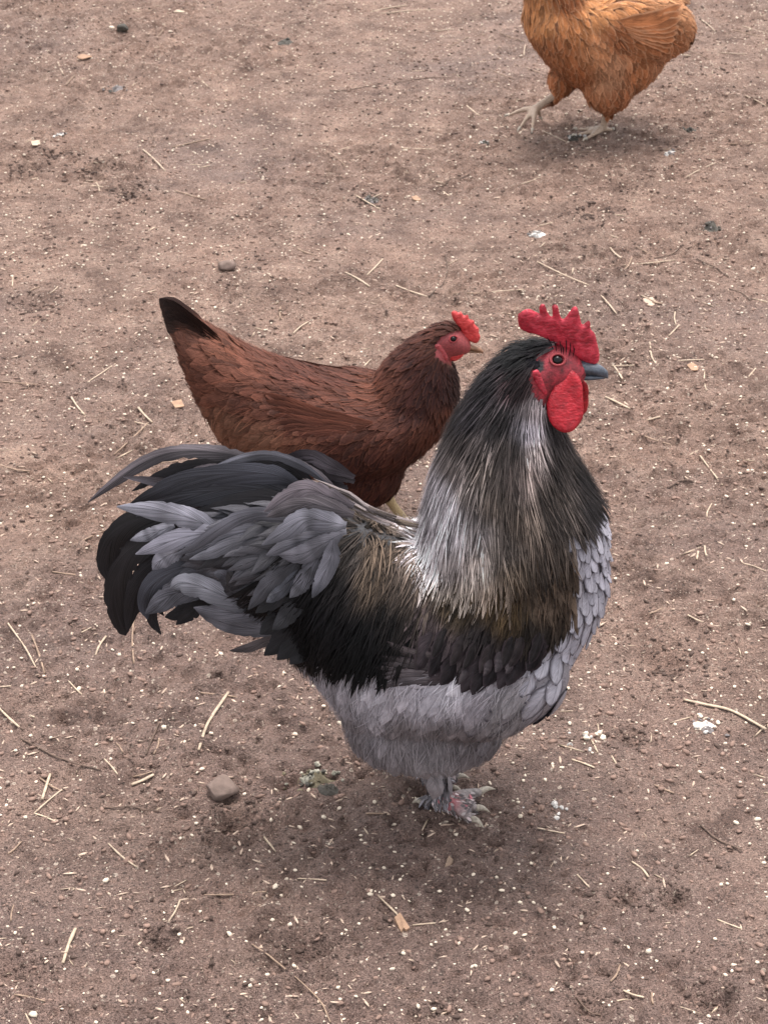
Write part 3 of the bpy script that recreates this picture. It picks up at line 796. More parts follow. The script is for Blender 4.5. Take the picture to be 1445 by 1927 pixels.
ro.scatter('wing_bow_strands', [P_BOW], .0040, .034, .0008, STRAND, colour_chart(BOW), M['black'], FLOW_R, lift=.004, h0=.003, S=5, seed=32, cvar=.6, limit=2500, cand=30000)
ro.scatter('saddle_feathers', [P_SADD], .0080, lambda q: np.interp(q[:, 1], [950, 1100, 1220], [.060, .085, .060]), .0052, POINT, colour_chart(SADD, hue=.35), M['black'], FLOW_R, lift=.006, S=8, seed=41, cand=40000, cvar=.34, jit=.14, clump=18)
ro.scatter('saddle_strands', [P_SADD], .0036, lambda q: np.interp(q[:, 1], [950, 1100, 1220], [.050, .075, .055]), .0007, STRAND, colour_chart(SADD, hue=.35), M['black'], FLOW_R, lift=.006, h0=.004, S=6, seed=42, cand=50000, cvar=.7, jit=.16, limit=6000)
hl = lambda q: np.interp(q[:, 1], [640, 700, 800, 900, 1000, 1060], [.020, .034, .060, .085, .090, .072])
_hl = hl
hl = lambda q: _hl(q) * np.where(q[:, 1] > 840, np.interp(q[:, 0], [1010, 1090], [1, .60]), 1)
hw = lambda q: np.interp(q[:, 1], [640, 700, 800, 950], [.0022, .0030, .0046, .0060])
hsps = lambda q: np.interp(q[:, 1], [640, 700, 800, 950], [.0034, .0042, .0058, .0074])
ro.scatter('hackle_feathers', [P_HACK], hsps, hl, hw, POINT, colour_chart(HACK, hue=.30, tipdark=.5), M['hackle'], FLOW_R, lift=.005, S=8, seed=51, cand=60000, exclude=[P_FACE], clump=15, cvar=.36, jit=.10)
ro.scatter('hackle_strands', [P_HACK], .0030, lambda q: hl(q) * .9, .00060, STRAND, colour_chart(HACK, hue=.35, gain=1.15, tipdark=.5), M['hackle'], FLOW_R, lift=.006, h0=.004, S=7, seed=52, cand=70000, exclude=[P_FACE], cvar=.55, jit=.12, limit=5500, clump=15)
P_SHANK = [(772, 1432), (845, 1432), (842, 1508), (796, 1512)]
LEGC = lambda px, t, r: np.clip(np.array([.17, .155, .165])[None] * np.exp(.55 * r[:, None]), .03, .55)
ro.scatter('leg_feathers', [P_SHANK], .0034, .020, .0017, POINT, LEGC, M['fluff'], FLOW_R, lift=.003, h0=.0, seed=61, cvar=.3, jit=.16, cand=90000)
P_TOE = [(806, 1500), (884, 1490), (900, 1562), (826, 1560)]
def scale_col(px, t, r):
    pal = np.array([[.13, .11, .11], [.34, .29, .28], [.52, .42, .41], [.40, .15, .17], [.10, .085, .085], [.46, .30, .30]])
    return pal[np.floor(np.abs(r) * 3.1).astype(int) % 6]
ro.scatter('foot_scales', [P_TOE], .0030, .0065, .0019, ROUND, scale_col, M['fluff'], [(800, 1500, .3, 1), (900, 1500, 1, 0), (900, 1560, 1, .4)], lift=.0022, h0=.0002, S=4, seed=62, jit=.6, cand=120000, limit=260)

# tail coverts, sickles and main tail feathers, each its own feather
def z2(pts, dy):
    out = []
    n = len(pts)
    for i, (x, y) in enumerate(pts):
        out.append(ro.q(140 + x / 2.491, 780 + y / 2.491, dy * (0.75 + .25 * i / max(1, n - 1))))
    return out
DK, SL, GR, LT, MB = (.007, .006, .007), (.036, .036, .044), (.094, .090, .103), (.205, .197, .222), (.105, .088, .092)
TAIL = [  # spine root -> tip (measured on the tail), full width, side offset, pigment
    ([(860, 230), (760, 195), (620, 175), (470, 178), (330, 225), (190, 315), (65, 412)], 74, .045, MB, dict(lower=.35, frag=.12)),
    ([(780, 260), (640, 235), (500, 250), (380, 300), (270, 360)], 60, .050, DK, dict(frag=.12)),
    ([(800, 270), (660, 250), (540, 275), (420, 320)], 46, .035, MB, dict(frag=.12, lower=.5)),
    ([(1190, 330), (1090, 255), (980, 205), (880, 190), (760, 215), (640, 262), (500, 320)], 48, .012, GR, dict(lower=.5)),
    ([(1260, 390), (1150, 290), (1040, 225), (920, 185), (800, 180)], 44, .030, MB, dict(frag=.12)),
    ([(1130, 340), (1020, 265), (880, 232), (740, 250), (620, 290)], 84, .022, DK, dict()),
    ([(1080, 350), (960, 290), (820, 275), (660, 285), (500, 315), (370, 370), (255, 425)], 104, .000, SL, dict(tip_col=DK)),
    ([(1060, 380), (900, 350), (740, 350), (560, 375), (400, 420), (290, 480)], 120, .004, (.025, .025, .03), dict()),
    ([(1020, 400), (880, 400), (740, 430), (600, 480), (470, 530)], 110, -.006, DK, dict()),
    ([(700, 560), (580, 500), (480, 468), (350, 445), (200, 432)], 104, -.034, LT, dict(root_col=GR)),
    ([(470, 520), (400, 545), (340, 565), (263, 590)], 64, -.028, LT, dict(tip=.6)),
    ([(690, 545), (600, 560), (500, 580), (400, 612), (288, 655)], 98, -.040, (.19, .18, .205), dict()),
    ([(520, 630), (450, 655), (400, 690), (368, 728)], 92, -.034, LT, dict(root_col=SL, tip=.5)),
    ([(560, 470), (400, 470), (280, 500), (190, 570), (152, 660), (150, 730), (186, 800)], 120, .004, (.009, .0075, .008), dict()),
    ([(520, 560), (380, 580), (270, 650), (205, 760), (192, 880), (225, 1000), (242, 1036)], 130, .000, (.008, .0065, .007), dict()),
    ([(560, 620), (430, 660), (330, 760), (275, 880), (248, 1020)], 120, -.006, DK, dict()),
    ([(560, 660), (450, 720), (370, 800), (300, 880), (225, 980)], 110, .010, (.02, .017, .018), dict()),
    ([(1060, 510), (960, 478), (860, 465), (760, 490), (660, 550), (560, 620), (470, 660)], 70, -.046, GR, dict(root_col=LT)),
    ([(1040, 560), (900, 535), (760, 560), (640, 610), (520, 660)], 84, -.044, (.085, .082, .095), dict()),
    ([(1000, 600), (880, 590), (760, 600), (640, 650), (540, 680)], 70, -.052, GR, dict()),
    ([(1275, 520), (1190, 505), (1080, 490), (990, 545), (880, 612)], 108, -.068, GR, dict(root_col=LT)),
    ([(1275, 545), (1180, 560), (1080, 590), (990, 620), (900, 660)], 100, -.066, (.10, .095, .108), dict(root_col=LT)),
    ([(1310, 430), (1190, 385), (1090, 350), (990, 385), (890, 455)], 96, -.044, (.12, .10, .108), dict()),
    ([(1310, 470), (1200, 440), (1100, 420), (1000, 440), (900, 480)], 100, -.050, (.09, .076, .08), dict()),
    ([(1250, 560), (1160, 610), (1060, 655), (960, 660)], 100, -.078, (.115, .108, .122), dict()),
    ([(1215, 590), (1200, 680), (1160, 770), (1115, 860)], 84, -.090, GR, dict(tip_col=SL)),
    ([(1160, 640), (1110, 720), (1060, 800), (1010, 860)], 84, -.088, (.05, .047, .054), dict()),
    ([(920, 660), (780, 660), (630, 690), (480, 730), (370, 800), (330, 890), (345, 960)], 120, -.028, SL, dict()),
    ([(900, 720), (760, 720), (620, 740), (500, 790), (400, 860)], 120, -.034, (.06, .057, .064), dict()),
    ([(700, 790), (580, 810), (470, 840), (400, 885), (335, 935)], 120, -.040, GR, dict(root_col=SL)),
    ([(460, 840), (380, 890), (362, 940), (375, 985), (408, 1032)], 56, -.020, DK, dict()),
    ([(640, 840), (560, 880), (500, 930), (425, 950)], 80, -.010, DK, dict(tip=.6)),
    ([(680, 850), (600, 890), (540, 930), (478, 985)], 84, -.014, DK, dict(tip=.6)),
    ([(880, 890), (780, 875), (690, 845), (590, 805), (500, 790), (452, 815)], 120, -.054, (.20, .195, .215), dict(tip=.62, root_col=SL)),
    ([(760, 800), (720, 770), (690, 750), (650, 745)], 60, -.058, GR, dict(tip=.5)),
    ([(900, 840), (820, 820), (760, 790), (720, 740)], 110, -.050, (.06, .055, .056), dict(tip=.6)),
    ([(1010, 930), (880, 935), (760, 930), (650, 925), (560, 905)], 88, -.050, (.17, .16, .178), dict()),
    ([(1000, 985), (880, 1005), (770, 995), (670, 965), (570, 915)], 84, -.036, (.17, .16, .176), dict()),
    ([(1060, 680), (980, 740), (900, 810), (815, 915)], 96, -.086, (.035, .033, .038), dict()),
    ([(1080, 720), (1010, 800), (930, 870), (850, 930)], 96, -.084, DK, dict()),
    ([(1050, 730), (1000, 800), (940, 850), (900, 880)], 60, -.094, SL, dict()),
    ([(1020, 850), (980, 920), (930, 980), (870, 1030)], 110, -.080, DK, dict()),
    ([(960, 1040), (880, 1070), (810, 1095), (728, 1108)], 52, -.010, (.10, .082, .082), dict()),
    ([(1060, 900), (1020, 990), (960, 1070), (890, 1130)], 110, -.074, DK, dict()),
    ([(1100, 940), (1060, 1020), (1010, 1090), (950, 1150)], 110, -.076, DK, dict()),
    ([(1140, 960), (1110, 1050), (1060, 1120), (1010, 1170)], 100, -.078, DK, dict()),
    ([(1080, 800), (1040, 880), (990, 950), (930, 1010)], 100, -.090, (.02, .019, .021), dict()),
]
for i, (pts, wd, dy, c, kw) in enumerate(TAIL):
    kw = dict(kw); w = wd / 2.491 * MPP / 2 * 1.02; c = (c[0] * .97, c[1] * .97, c[2] * .99)
    f = (rng.uniform(-.15, .15), -1, rng.uniform(.3, .6))
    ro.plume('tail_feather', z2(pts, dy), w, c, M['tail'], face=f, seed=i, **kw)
    if dy < -.015:
        pm = [ro.mirror(p) for p in z2(pts, dy)]
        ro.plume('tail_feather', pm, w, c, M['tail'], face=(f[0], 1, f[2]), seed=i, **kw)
TCOL = [(620, 960, .09, .075, .078), (520, 930, .05, .047, .053), (430, 980, .04, .038, .044), (600, 1060, .07, .064, .07), (520, 1080, .035, .033, .037), (450, 1080, .05, .047, .053), (580, 1150, .012, .011, .012), (500, 1170, .010, .009, .010)]
FLOW_T = [(640, 960, -1, -.1), (540, 940, -1, 0), (420, 960, -1, .25), (600, 1060, -1, .35), (480, 1050, -1, .35), (600, 1150, -.8, .7), (500, 1150, -.9, .6)]
ro.scatter('tail_covert_feathers', [[(320, 900), (650, 900), (640, 1010), (600, 1080), (560, 1200), (440, 1200), (320, 1090)]], .0125, .055, .0115, (.4, .8, 1, .9, .65, .3, .03), colour_chart(TCOL), M['tail'], FLOW_T, lift=.010, S=8, width_seg=5, seed=47, cvar=.4, jit=.2)
# long wispy saddle hackles lying back over the rump
for k in range(26):
    a = rng.uniform(0, 1); o = rng.normal(0, 6); dyy = rng.uniform(-.05, .06)
    top = [(800 - 10 * a, 990 + o), (745, 976 + o * .8), (695, 956 + o), (645, 930 + o * 1.2 - 6 * a), (596 - 30 * a, 902 - 8 * a + 14 * rng.random())]
    pp = []
    for x, y in top:
        hp, hn = ro.hit(x, y + 8 + (12 if dyy < 0 else 0)); pp.append(hp + np.array([0, 0, .004 + .003 * rng.random()]))
    ro.plume('saddle_hackle', pp, rng.uniform(1.6, 3.4) * MPP, random.choice([(.20, .165, .16), (.07, .055, .048), (.30, .26, .26), (.10, .075, .055)]), M['hackle'], face=(0, -.7, .8), S=14, C=3, seed=700 + k, frag=.02)
# folded wing: flight feather tips and the rounded lower coverts
def along(pts, lift0, lift1):
    out = []
    for i, (x, y) in enumerate(pts):
        h, nn = ro.hit(x, y)
        out.append(h + nn * (lift0 + (lift1 - lift0) * i / (len(pts) - 1)))
    return out
wing = []
for k in range(7):
    a = k / 6
    wing.append(([(905 - 10 * a, 1262 + 16 * a), (840 - 10 * a, 1250 + 26 * a), (770 - 8 * a, 1235 + 42 * a), (722 - 20 * (a - .5), 1215 + 74 * a)], 15, (.050 + .05 * a, .040 + .045 * a, .040 + .05 * a), .008 + .002 * (1 - a)))
for k in range(9):
    x = 800 + 24 * k
    yb = 1232 + 62 * math.sin(math.pi * (k + 1.2) / 10.5)
    wing.append(([(x + 22, yb - 62), (x + 12, yb - 40), (x + 2, yb - 16), (x - 10, yb + 2)], 19, (.012, .009, .010) if k % 3 else (.024, .018, .020), .011))
for k in range(7):
    x = 826 + 27 * k
    yb = 1215 + 44 * math.sin(math.pi * (k + 1.2) / 8.5)
    wing.append(([(x + 20, yb - 50), (x + 12, yb - 34), (x + 3, yb - 14), (x - 6, yb + 1)], 13, (.016, .012, .012) if k % 2 else (.009, .007, .007), .013))
for k, (x, yb) in enumerate(((905, 1262), (925, 1250), (862, 1268), (950, 1268))):
    wing.append(([(x + 8, yb - 30), (x + 5, yb - 18), (x + 2, yb - 6), (x - 4, yb + 4)], 8, (.03, .024, .026), .018))
for i, (pts, w, c, lf) in enumerate(wing):
    jx, jy, w = rng.normal(0, 5), rng.normal(0, 6), w * rng.uniform(.85, 1.2)
    p3 = along([(x + jx, y + jy) for x, y in pts], lf * .5, lf + .002)
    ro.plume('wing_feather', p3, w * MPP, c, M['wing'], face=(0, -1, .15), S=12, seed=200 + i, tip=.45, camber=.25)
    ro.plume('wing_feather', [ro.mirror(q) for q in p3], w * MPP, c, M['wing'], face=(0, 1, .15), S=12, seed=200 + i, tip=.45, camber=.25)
# head
def z8(pts):
    return [(940 + x / 6.02, 540 + y / 6.02) for x, y in pts]
ro.fleshy('comb', z8([(205, 300), (270, 248), (330, 236), (400, 268), (448, 290), (446, 222), (475, 182), (508, 192), (532, 260), (566, 318), (597, 318), (590, 205), (625, 182), (655, 206), (675, 290), (702, 348),
                      (745, 330), (822, 226), (870, 222), (900, 310), (922, 408), (950, 420), (998, 378), (1022, 400), (1030, 480), (1075, 532), (1102, 640), (1130, 770), (1118, 860), (1060, 893), (985, 870),
                      (900, 840), (830, 800), (740, 740), (650, 670), (560, 610), (440, 545), (300, 508), (230, 468), (205, 380)]), 0, .0085, M['comb'], wav=.0008, lean=-.08)
wz = z8([(830, 1000), (720, 1080), (610, 1175), (548, 1270), (530, 1370), (552, 1470), (620, 1548), (720, 1584), (830, 1560), (918, 1480), (945, 1380), (942, 1250), (940, 1150), (905, 1060)])
ro.fleshy('wattle', wz, -.034, .0055, M['wattle'], lean=.40, wav=.0010, seed=3)
ro.fleshy('wattle', [(x + 10, y - 4) for x, y in wz], .026, .0055, M['wattle'], lean=-.35, wav=.0010, seed=8)
for dy, sg in ((-.040, 1), (.034, -1)):
    ro.fleshy('earlobe', z8([(372, 965), (430, 945), (475, 1030), (530, 1185), (500, 1212), (440, 1140), (388, 1060)]), dy, .0035, M['comb'], lean=.12 * sg, seed=5)
ro.eyes(1049, 677, .0066)
ro.beak([((1086, 676), (1086, 703), .010), ((1104, 682), (1106, 704), .0085), ((1128, 687), (1130, 708), .0060), ((1143, 698), (1144, 713), .0022)],
        [((1090, 700), (1092, 713), .0085), ((1108, 702), (1110, 714), .0070), ((1126, 705), (1128, 713), .0045), ((1138, 708), (1139, 712), .0015)], M['beak'], .01)
# bristles over the eye, ear tuft
for k, (x0, y0, x1, y1) in enumerate(((1056, 668, 1052, 640), (1064, 668, 1064, 636), (1070, 670, 1072, 644), (1077, 672, 1078, 650), (1047, 662, 1040, 640), (1060, 668, 1056, 648), (1040, 658, 1028, 634))):
    h, nn = ro.hit(x0, y0)
    tp = ro.q(x1, y1, float(h[1] - ro.Y0) - .006)
    ro.plume('bristle_feather', [h, (h + tp) / 2 + nn * .002, tp], .0007, (.008, .007, .009), M['black'], S=8, seed=300 + k, C=3)
for k in range(9):
    x, y = 1018 - rng.uniform(0, 12), 684 + rng.uniform(-4, 8)
    h, nn = ro.hit(x, y)
    tp = h + np.array([-.012, -.002, -.002 + rng.uniform(-.004, .002)])
    ro.plume('ear_tuft_feather', [h + nn * .001, (h + tp) / 2 + nn * .004, tp + nn * .003], .0030, (.010, .009, .011), M['black'], S=8, seed=320 + k, C=3)

# ================================================================== the chestnut hen behind
HY = G(750, 985)[1]
he = Bird('hen', HY, [*G(735, 985)[:2], 0.0], 'chestnut-brown hen with dark neck and small red comb behind the rooster', 'hen')
HM = float(np.linalg.norm(he.q(600, 750) - he.q(601, 750)))
he.loft([((335, 585), (330, 625), .012), ((372, 600), (350, 690), .034), ((412, 620), (378, 765), .056), ((470, 648), (428, 838), .084), ((545, 674), (515, 890), .104), ((640, 692), (630, 900), .110),
         ((720, 696), (725, 895), .104), ((785, 690), (790, 858), .084), ((830, 712), (838, 805), .052)])
he.loft([((690, 745), (850, 800), .080), ((715, 700), (862, 755), .068), ((745, 665), (860, 712), .052), ((775, 640), (852, 690), .040), ((800, 622), (852, 678), .031)])
he.loft([((800, 628), (808, 655), .016), ((822, 610), (826, 668), .024), ((850, 605), (850, 674), .0255), ((873, 622), (873, 670), .020), ((886, 640), (887, 664), .011)])
for sg in (-1, 1):
    he.blob(he.q(630, 790, 0) + np.array([0, sg * .066, 0]), (.115, .042, .046), rot=-.10)
    he.blob(he.q(690, 848, 0) + np.array([0, sg * .045, -.005]), (.055, .045, .060), rot=.3)
h1, h2 = gz(G(765, 995)), gz(G(640, 975))
for ft, hk in ((h1, he.q(712, 905, -.035)), (h2, he.q(660, 905, .045))):
    he.tube([hk, (hk + ft) / 2, ft + [0, 0, .010]], [.013, .0075, .0075])
    for dx, dy in ((.055, -.022), (.062, .004), (.052, .028), (-.026, .004)):
        tp = gz(ft + [dx, dy, 0], .003)
        he.tube([ft + [0, 0, .009], ft * .5 + tp * .5 + [0, 0, .004], tp], [.0072, .0058, .0028], K=8)
def he_col(v, px):
    c = np.tile(np.array([.075, .024, .014]), (len(v), 1))
    c[inpoly(px, [(816, 672), (822, 636), (845, 618), (900, 630), (900, 672), (850, 690)])] = (.26, .040, .042)
    c[v[:, 2] < .078] = (.44, .32, .17)
    return c
he.finish(.0038, 7, .07, he_col, M['skin'])
FLOW_H = [(840, 615, -1, .3), (800, 640, -.8, .7), (770, 690, -.75, 1), (830, 720, -.35, 1), (780, 760, -.55, 1), (850, 780, -.4, 1), (720, 700, -1, .45), (720, 790, -.95, .5), (780, 850, -.8, .7), (640, 700, -1, .25), (640, 800, -1, .25), (560, 760, -1, .15),
          (540, 690, -1, -.05), (470, 660, -1, -.30), (410, 640, -1, -.35), (360, 610, -1, -.6), (400, 720, -1, .15), (470, 780, -.9, .4), (560, 860, -.7, .8), (680, 880, -.5, 1), (430, 800, -.5, 1)]
HCOL = [(850, 625, .055, .018, .012), (800, 640, .060, .019, .012), (770, 690, .042, .012, .009), (820, 730, .030, .009, .008), (845, 740, .020, .007, .007), (780, 770, .040, .012, .009), (720, 700, .10, .033, .020), (690, 730, .13, .045, .026), (735, 680, .07, .024, .016),
        (640, 700, .10, .034, .022), (560, 680, .115, .040, .026), (480, 660, .15, .056, .035), (420, 640, .17, .066, .040), (370, 610, .16, .068, .046), (400, 720, .14, .050, .030), (460, 760, .10, .033, .019), (540, 760, .085, .028, .017), (620, 760, .095, .032, .019), (700, 800, .085, .027, .016), (640, 840, .065, .020, .012),
        (800, 830, .085, .026, .014), (850, 790, .085, .027, .015), (760, 880, .06, .018, .011), (680, 895, .05, .015, .010), (430, 810, .19, .085, .050), (480, 850, .20, .092, .055), (560, 870, .12, .045, .026)]
H_ALL = [(280, 540), (920, 540), (920, 1000), (280, 1000)]
H_FACE = [(818, 668), (824, 640), (842, 628), (870, 622), (905, 632), (905, 690), (845, 690)]
hhl = lambda q: np.interp(q[:, 0], [340, 420, 560, 700, 780, 850], [.050, .052, .045, .040, .036, .014])
hhw = lambda q: np.interp(q[:, 0], [340, 420, 560, 700, 780, 850], [.0125, .0130, .0105, .0078, .0052, .0026])
hhs = lambda q: np.interp(q[:, 0], [340, 420, 560, 700, 780, 850], [.0120, .0115, .0096, .0080, .0062, .0034])
he.scatter('body_feathers', [H_ALL], hhs, hhl, hhw, ROUND, colour_chart([(a, b_, r_ * .62, g_ * .60, bl * .60) for a, b_, r_, g_, bl in HCOL]), M['hen'], FLOW_H, lift=.003, seed=71, cand=60000, exclude=[H_FACE], cvar=.24, zmin=.085, jit=.12)
he.scatter('body_strands', [H_ALL], .0058, lambda q: hhl(q) * .7, .0006, STRAND, colour_chart([(a, b_, r_ * .62, g_ * .60, bl * .60) for a, b_, r_, g_, bl in HCOL]), M['hen'], FLOW_H, lift=.003, h0=.003, S=5, seed=72, cand=60000, exclude=[H_FACE], cvar=.5, zmin=.085, limit=2500)
def hz(pts, dy):
    return [he.q(x, y, dy) for x, y in pts]
for k in range(7):                       # tail fan
    a = k / 6
    for sg in (-1, 1):
        he.plume('tail_feather', hz([(455, 690 + 10 * a), (400, 640 + 20 * a), (350, 598 + 26 * a), (300 + 12 * a + 5 * (k % 2), 562 + 48 * a)], sg * (.004 + .016 * a)), 20 * HM, (.075 - .03 * a, .033 - .012 * a, .022 - .007 * a), M['tail'],
                 face=(.2, -sg, .25), S=18, tip=.84, tip_col=(.036, .021, .017), seed=400 + k, camber=.1)
for k in range(8):                       # flight feathers of the folded wing
    a = k / 7
    for far in (False, True):
        pts = []
        for (x, y) in ((700 - 30 * a, 800 + 18 * a), (620 - 20 * a, 788 + 34 * a), (550 + 8 * a, 765 + 62 * a), (492 + 48 * a, 742 + 96 * a)):
            h, nn = he.hit(x, y); pts.append(h + nn * (.006 - .002 * a))
        if far: pts = [he.mirror(q) + np.array([0, -.006, -.004]) for q in pts]
        he.plume('wing_feather', pts, 13 * HM, (.085 - .025 * a, .028 - .008 * a, .017 - .004 * a), M['hen'], face=(0, 1 if far else -1, .2), S=14, seed=430 + k, tip=.7)
def z1(pts): return [(720 + x / 2.89, 520 + y / 2.89) for x, y in pts]
he.fleshy('comb', z1([(372, 198), (388, 186), (412, 196), (425, 192), (440, 212), (462, 210), (470, 232), (494, 240), (500, 262), (522, 284), (522, 305), (530, 335), (508, 364), (470, 352), (440, 345), (425, 300), (402, 262), (380, 228)]), 0, .008, M['hen_comb'], step=.002)
for dy in (-.014, .014):
    he.fleshy('wattle', z1([(350, 400), (400, 408), (445, 405), (430, 440), (390, 462), (355, 445)]), dy, .006, M['hen_comb'], step=.002)
for dy in (-.024, .024):
    he.fleshy('earlobe', z1([(280, 370), (310, 370), (335, 400), (355, 445), (335, 458), (300, 425), (280, 395)]), dy, .005, M['hen_face'], step=.002)
he.eyes(853, 638, .0048)
he.beak([((872, 644), (872, 656), .008), ((886, 648), (886, 658), .0065), ((900, 653), (900, 662), .004), ((909, 660), (909, 666), .0015)],
        [((872, 655), (872, 662), .007), ((886, 657), (886, 663), .0055), ((896, 660), (896, 664), .0035), ((903, 662), (903, 665), .0012)], M['beak_hen'], .008)

# ================================================================== the orange hen at the back
BY = G(1128, 258)[1]
bh = Bird('hen', BY, [*G(1128, 258)[:2], 0.0], 'orange-buff hen striding with one pale foot lifted off the dirt', 'hen', yaw=.32, stretch=1.0)
bh.root.location = (bh.org[0] - .004, bh.org[1] + .035, float(ground_z(bh.org[0], bh.org[1] + .035)))
BM = float(np.linalg.norm(bh.q(1128, 150) - bh.q(1129, 150)))
bh.loft([((1345, -95), (1335, -35), .020), ((1318, -75), (1305, 20), .045), ((1280, -55), (1270, 95), .070), ((1225, -45), (1240, 168), .092), ((1165, -42), (1175, 206), .108), ((1105, -40), (1105, 190), .108),
         ((1052, -42), (1052, 158), .098), ((1014, -20), (1014, 112), .076), ((992, 10), (992, 72), .046)])
bh.loft([((988, 40), (1130, 10), .080), ((984, -30), (1105, -40), .066), ((984, -90), (1072, -90), .050), ((982, -135), (1045, -135), .036), ((985, -165), (1035, -165), .029)])
bh.loft([((1040, -190), (1036, -160), .016), ((1018, -203), (1018, -148), .024), ((992, -205), (992, -146), .0255), ((972, -190), (972, -148), .020), ((960, -176), (960, -156), .011)])
for sg in (-1, 1):
    bh.blob(bh.q(1190, 50, 0) + np.array([0, sg * .082, 0]), (.125, .042, .075), rot=.18)
bh.blob(bh.q(1140, 165, -.048), (.060, .050, .070))
bh.blob(bh.q(1072, 150, .040), (.032, .038, .036), rot=.35)
b1 = gz(G(1128, 256)); b1 = np.array([b1[0], BY - .03, b1[2]])
hk = bh.q(1140, 205, -.040)
bh.tube([hk, (hk + b1) / 2, b1 + [0, 0, .010]], [.014, .0085, .0085])
btoes = []
for dx, dy in ((-.052, -.030), (-.062, .004), (-.046, .034), (.028, .008)):
    tp = gz(b1 + [dx, dy, 0], .004)
    bh.tube([b1 + [0, 0, .011], b1 * .5 + tp * .5 + [0, 0, .005], tp], [.0080, .0062, .0036], K=8)
    btoes.append((tp, tp + np.array([dx, dy, 0]) * .22 - [0, 0, .002], .0042))
k0, k1, k2 = bh.q(1074, 160, .035), bh.q(1052, 182, .030), bh.q(1010, 203, .020)
bh.tube([k0, k1, (k1 + k2) / 2, k2], [.016, .0105, .0085, .009])
for tx, ty, dy in ((966, 236, -.02), (958, 210, .03), (984, 240, -.045), (1024, 222, .035)):
    tp = bh.q(tx, ty, dy)
    bh.tube([k2, (k2 + tp) / 2 + [0, 0, .004], tp], [.0080, .0060, .0034], K=8)
    btoes.append((tp, tp + nrm(tp - k2) * .012 - [0, 0, .003], .0038))
def bh_col(v, px):
    c = np.tile(np.array([.26, .10, .038]), (len(v), 1))
    leg = (v[:, 2] < .078) | inpoly(px, [(940, 180), (1052, 176), (1056, 200), (1040, 260), (940, 260)])
    c[leg] = (.40, .29, .21)
    c[inpoly(px, [(1005, -150), (1003, -185), (985, -200), (950, -195), (950, -145)])] = (.4, .06, .05)
    return c
bh.finish(.0045, 6, .075, bh_col, M['skin'])
for e, tp, r0 in btoes: bh.claw(e, tp, r0)
FLOW_B = [(990, -180, 1, .3), (1030, -150, .8, .8), (1010, -80, .4, 1), (1060, -40, .7, 1), (1000, 30, .15, 1), (1060, 60, .5, 1), (1010, 110, .45, 1), (1080, 120, .7, .8), (1130, 20, 1, .6), (1200, 30, 1, .45), (1200, 100, 1, .2), (1270, 0, 1, .15), (1300, -60, 1, -.4), (1250, 80, .8, .6), (1150, 160, .35, 1), (1220, 160, .3, 1), (1100, 170, .4, 1), (1060, 170, -.1, 1)]
BCOL = [(1010, -180, .30, .11, .035), (1020, -60, .32, .12, .035), (1050, 10, .20, .065, .022), (1000, 40, .40, .175, .065), (1060, 60, .34, .135, .048), (1020, 100, .24, .092, .036), (1100, 30, .40, .18, .068), (1160, 20, .42, .185, .072), (1190, 70, .26, .098, .036), (1140, 90, .27, .10, .040), (1100, 110, .34, .15, .065),  # darkest point below the neck is neck shading painted into the plumage
        (1250, 30, .40, .19, .085), (1230, -20, .44, .21, .09), (1290, -10, .44, .24, .13), (1240, 110, .25, .095, .038), (1130, 150, .33, .165, .085), (1190, 160, .27, .105, .042), (1240, 150, .32, .15, .075), (1160, 205, .22, .082, .034), (1060, 165, .24, .085, .032)]
B_ALL = [(900, -260), (1400, -260), (1400, 330), (900, 330)]
B_NO = [[(940, 180), (1050, 180), (1056, 200), (1050, 262), (940, 262)], [(1005, -150), (1003, -185), (985, -200), (950, -195), (950, -145)]]
bh.scatter('body_feathers', [B_ALL], .0100, lambda q: np.interp(q[:, 1], [-150, 0, 150], [.026, .034, .040]), lambda q: np.interp(q[:, 1], [-150, 0, 60, 150], [.0040, .0060, .0085, .0105]), ROUND, colour_chart([(a, b_, r_ * .97, g_ * .94, bl * .98) for a, b_, r_, g_, bl in BCOL]), M['hen_pale'], FLOW_B, lift=.0035, seed=81, cand=50000, exclude=B_NO, cvar=.26, zmin=.068, jit=.16)
bh.scatter('body_strands', [B_ALL], .0065, .028, .0008, STRAND, colour_chart([(a, b_, r_ * .97, g_ * .94, bl * .98) for a, b_, r_, g_, bl in BCOL]), M['hen_pale'], FLOW_B, lift=.004, h0=.003, S=5, seed=82, cand=50000, exclude=B_NO, cvar=.5, zmin=.068, limit=1800)
for k in range(8):
    a = k / 7
    for far in (False, True):
        pts = []
        for (x, y) in ((1140 + 20 * a, 52 + 26 * a), (1185 + 12 * a, 52 + 42 * a), (1225 + 2 * a, 48 + 60 * a), (1268 - 26 * a, 38 + 82 * a)):
            h, nn = bh.hit(x, y); pts.append(h + nn * (.011 - .003 * a))
        if far: pts = [bh.mirror(q) for q in pts]
        bh.plume('wing_feather', pts, 11 * BM, (.31 - .09 * a, .115 - .035 * a, .046 - .014 * a), M['hen_pale'], face=(0, 1 if far else -1, .2), S=14, seed=530 + k, tip=.7)
for k in range(6):
    a = k / 5
    for sg in (-1, 1):
        bh.plume('tail_feather', [bh.q(x, y, sg * (.004 + .018 * a)) for x, y in ((1268, -20 + 14 * a), (1305, -55 + 16 * a), (1335, -85 + 18 * a), (1362 - 10 * a, -112 + 36 * a))], 13 * BM, (.34, .13, .06), M['tail'], face=(-.2, -sg, .2), S=14, tip=.7, seed=550 + k, tip_col=(.06, .04, .03))
bh.fleshy('comb', [(1010, -200), (1004, -216), (996, -210), (990, -224), (982, -216), (974, -222), (968, -208), (958, -205), (956, -188), (964, -182), (980, -192)], 0, .008, M['hen_comb'], step=.003)
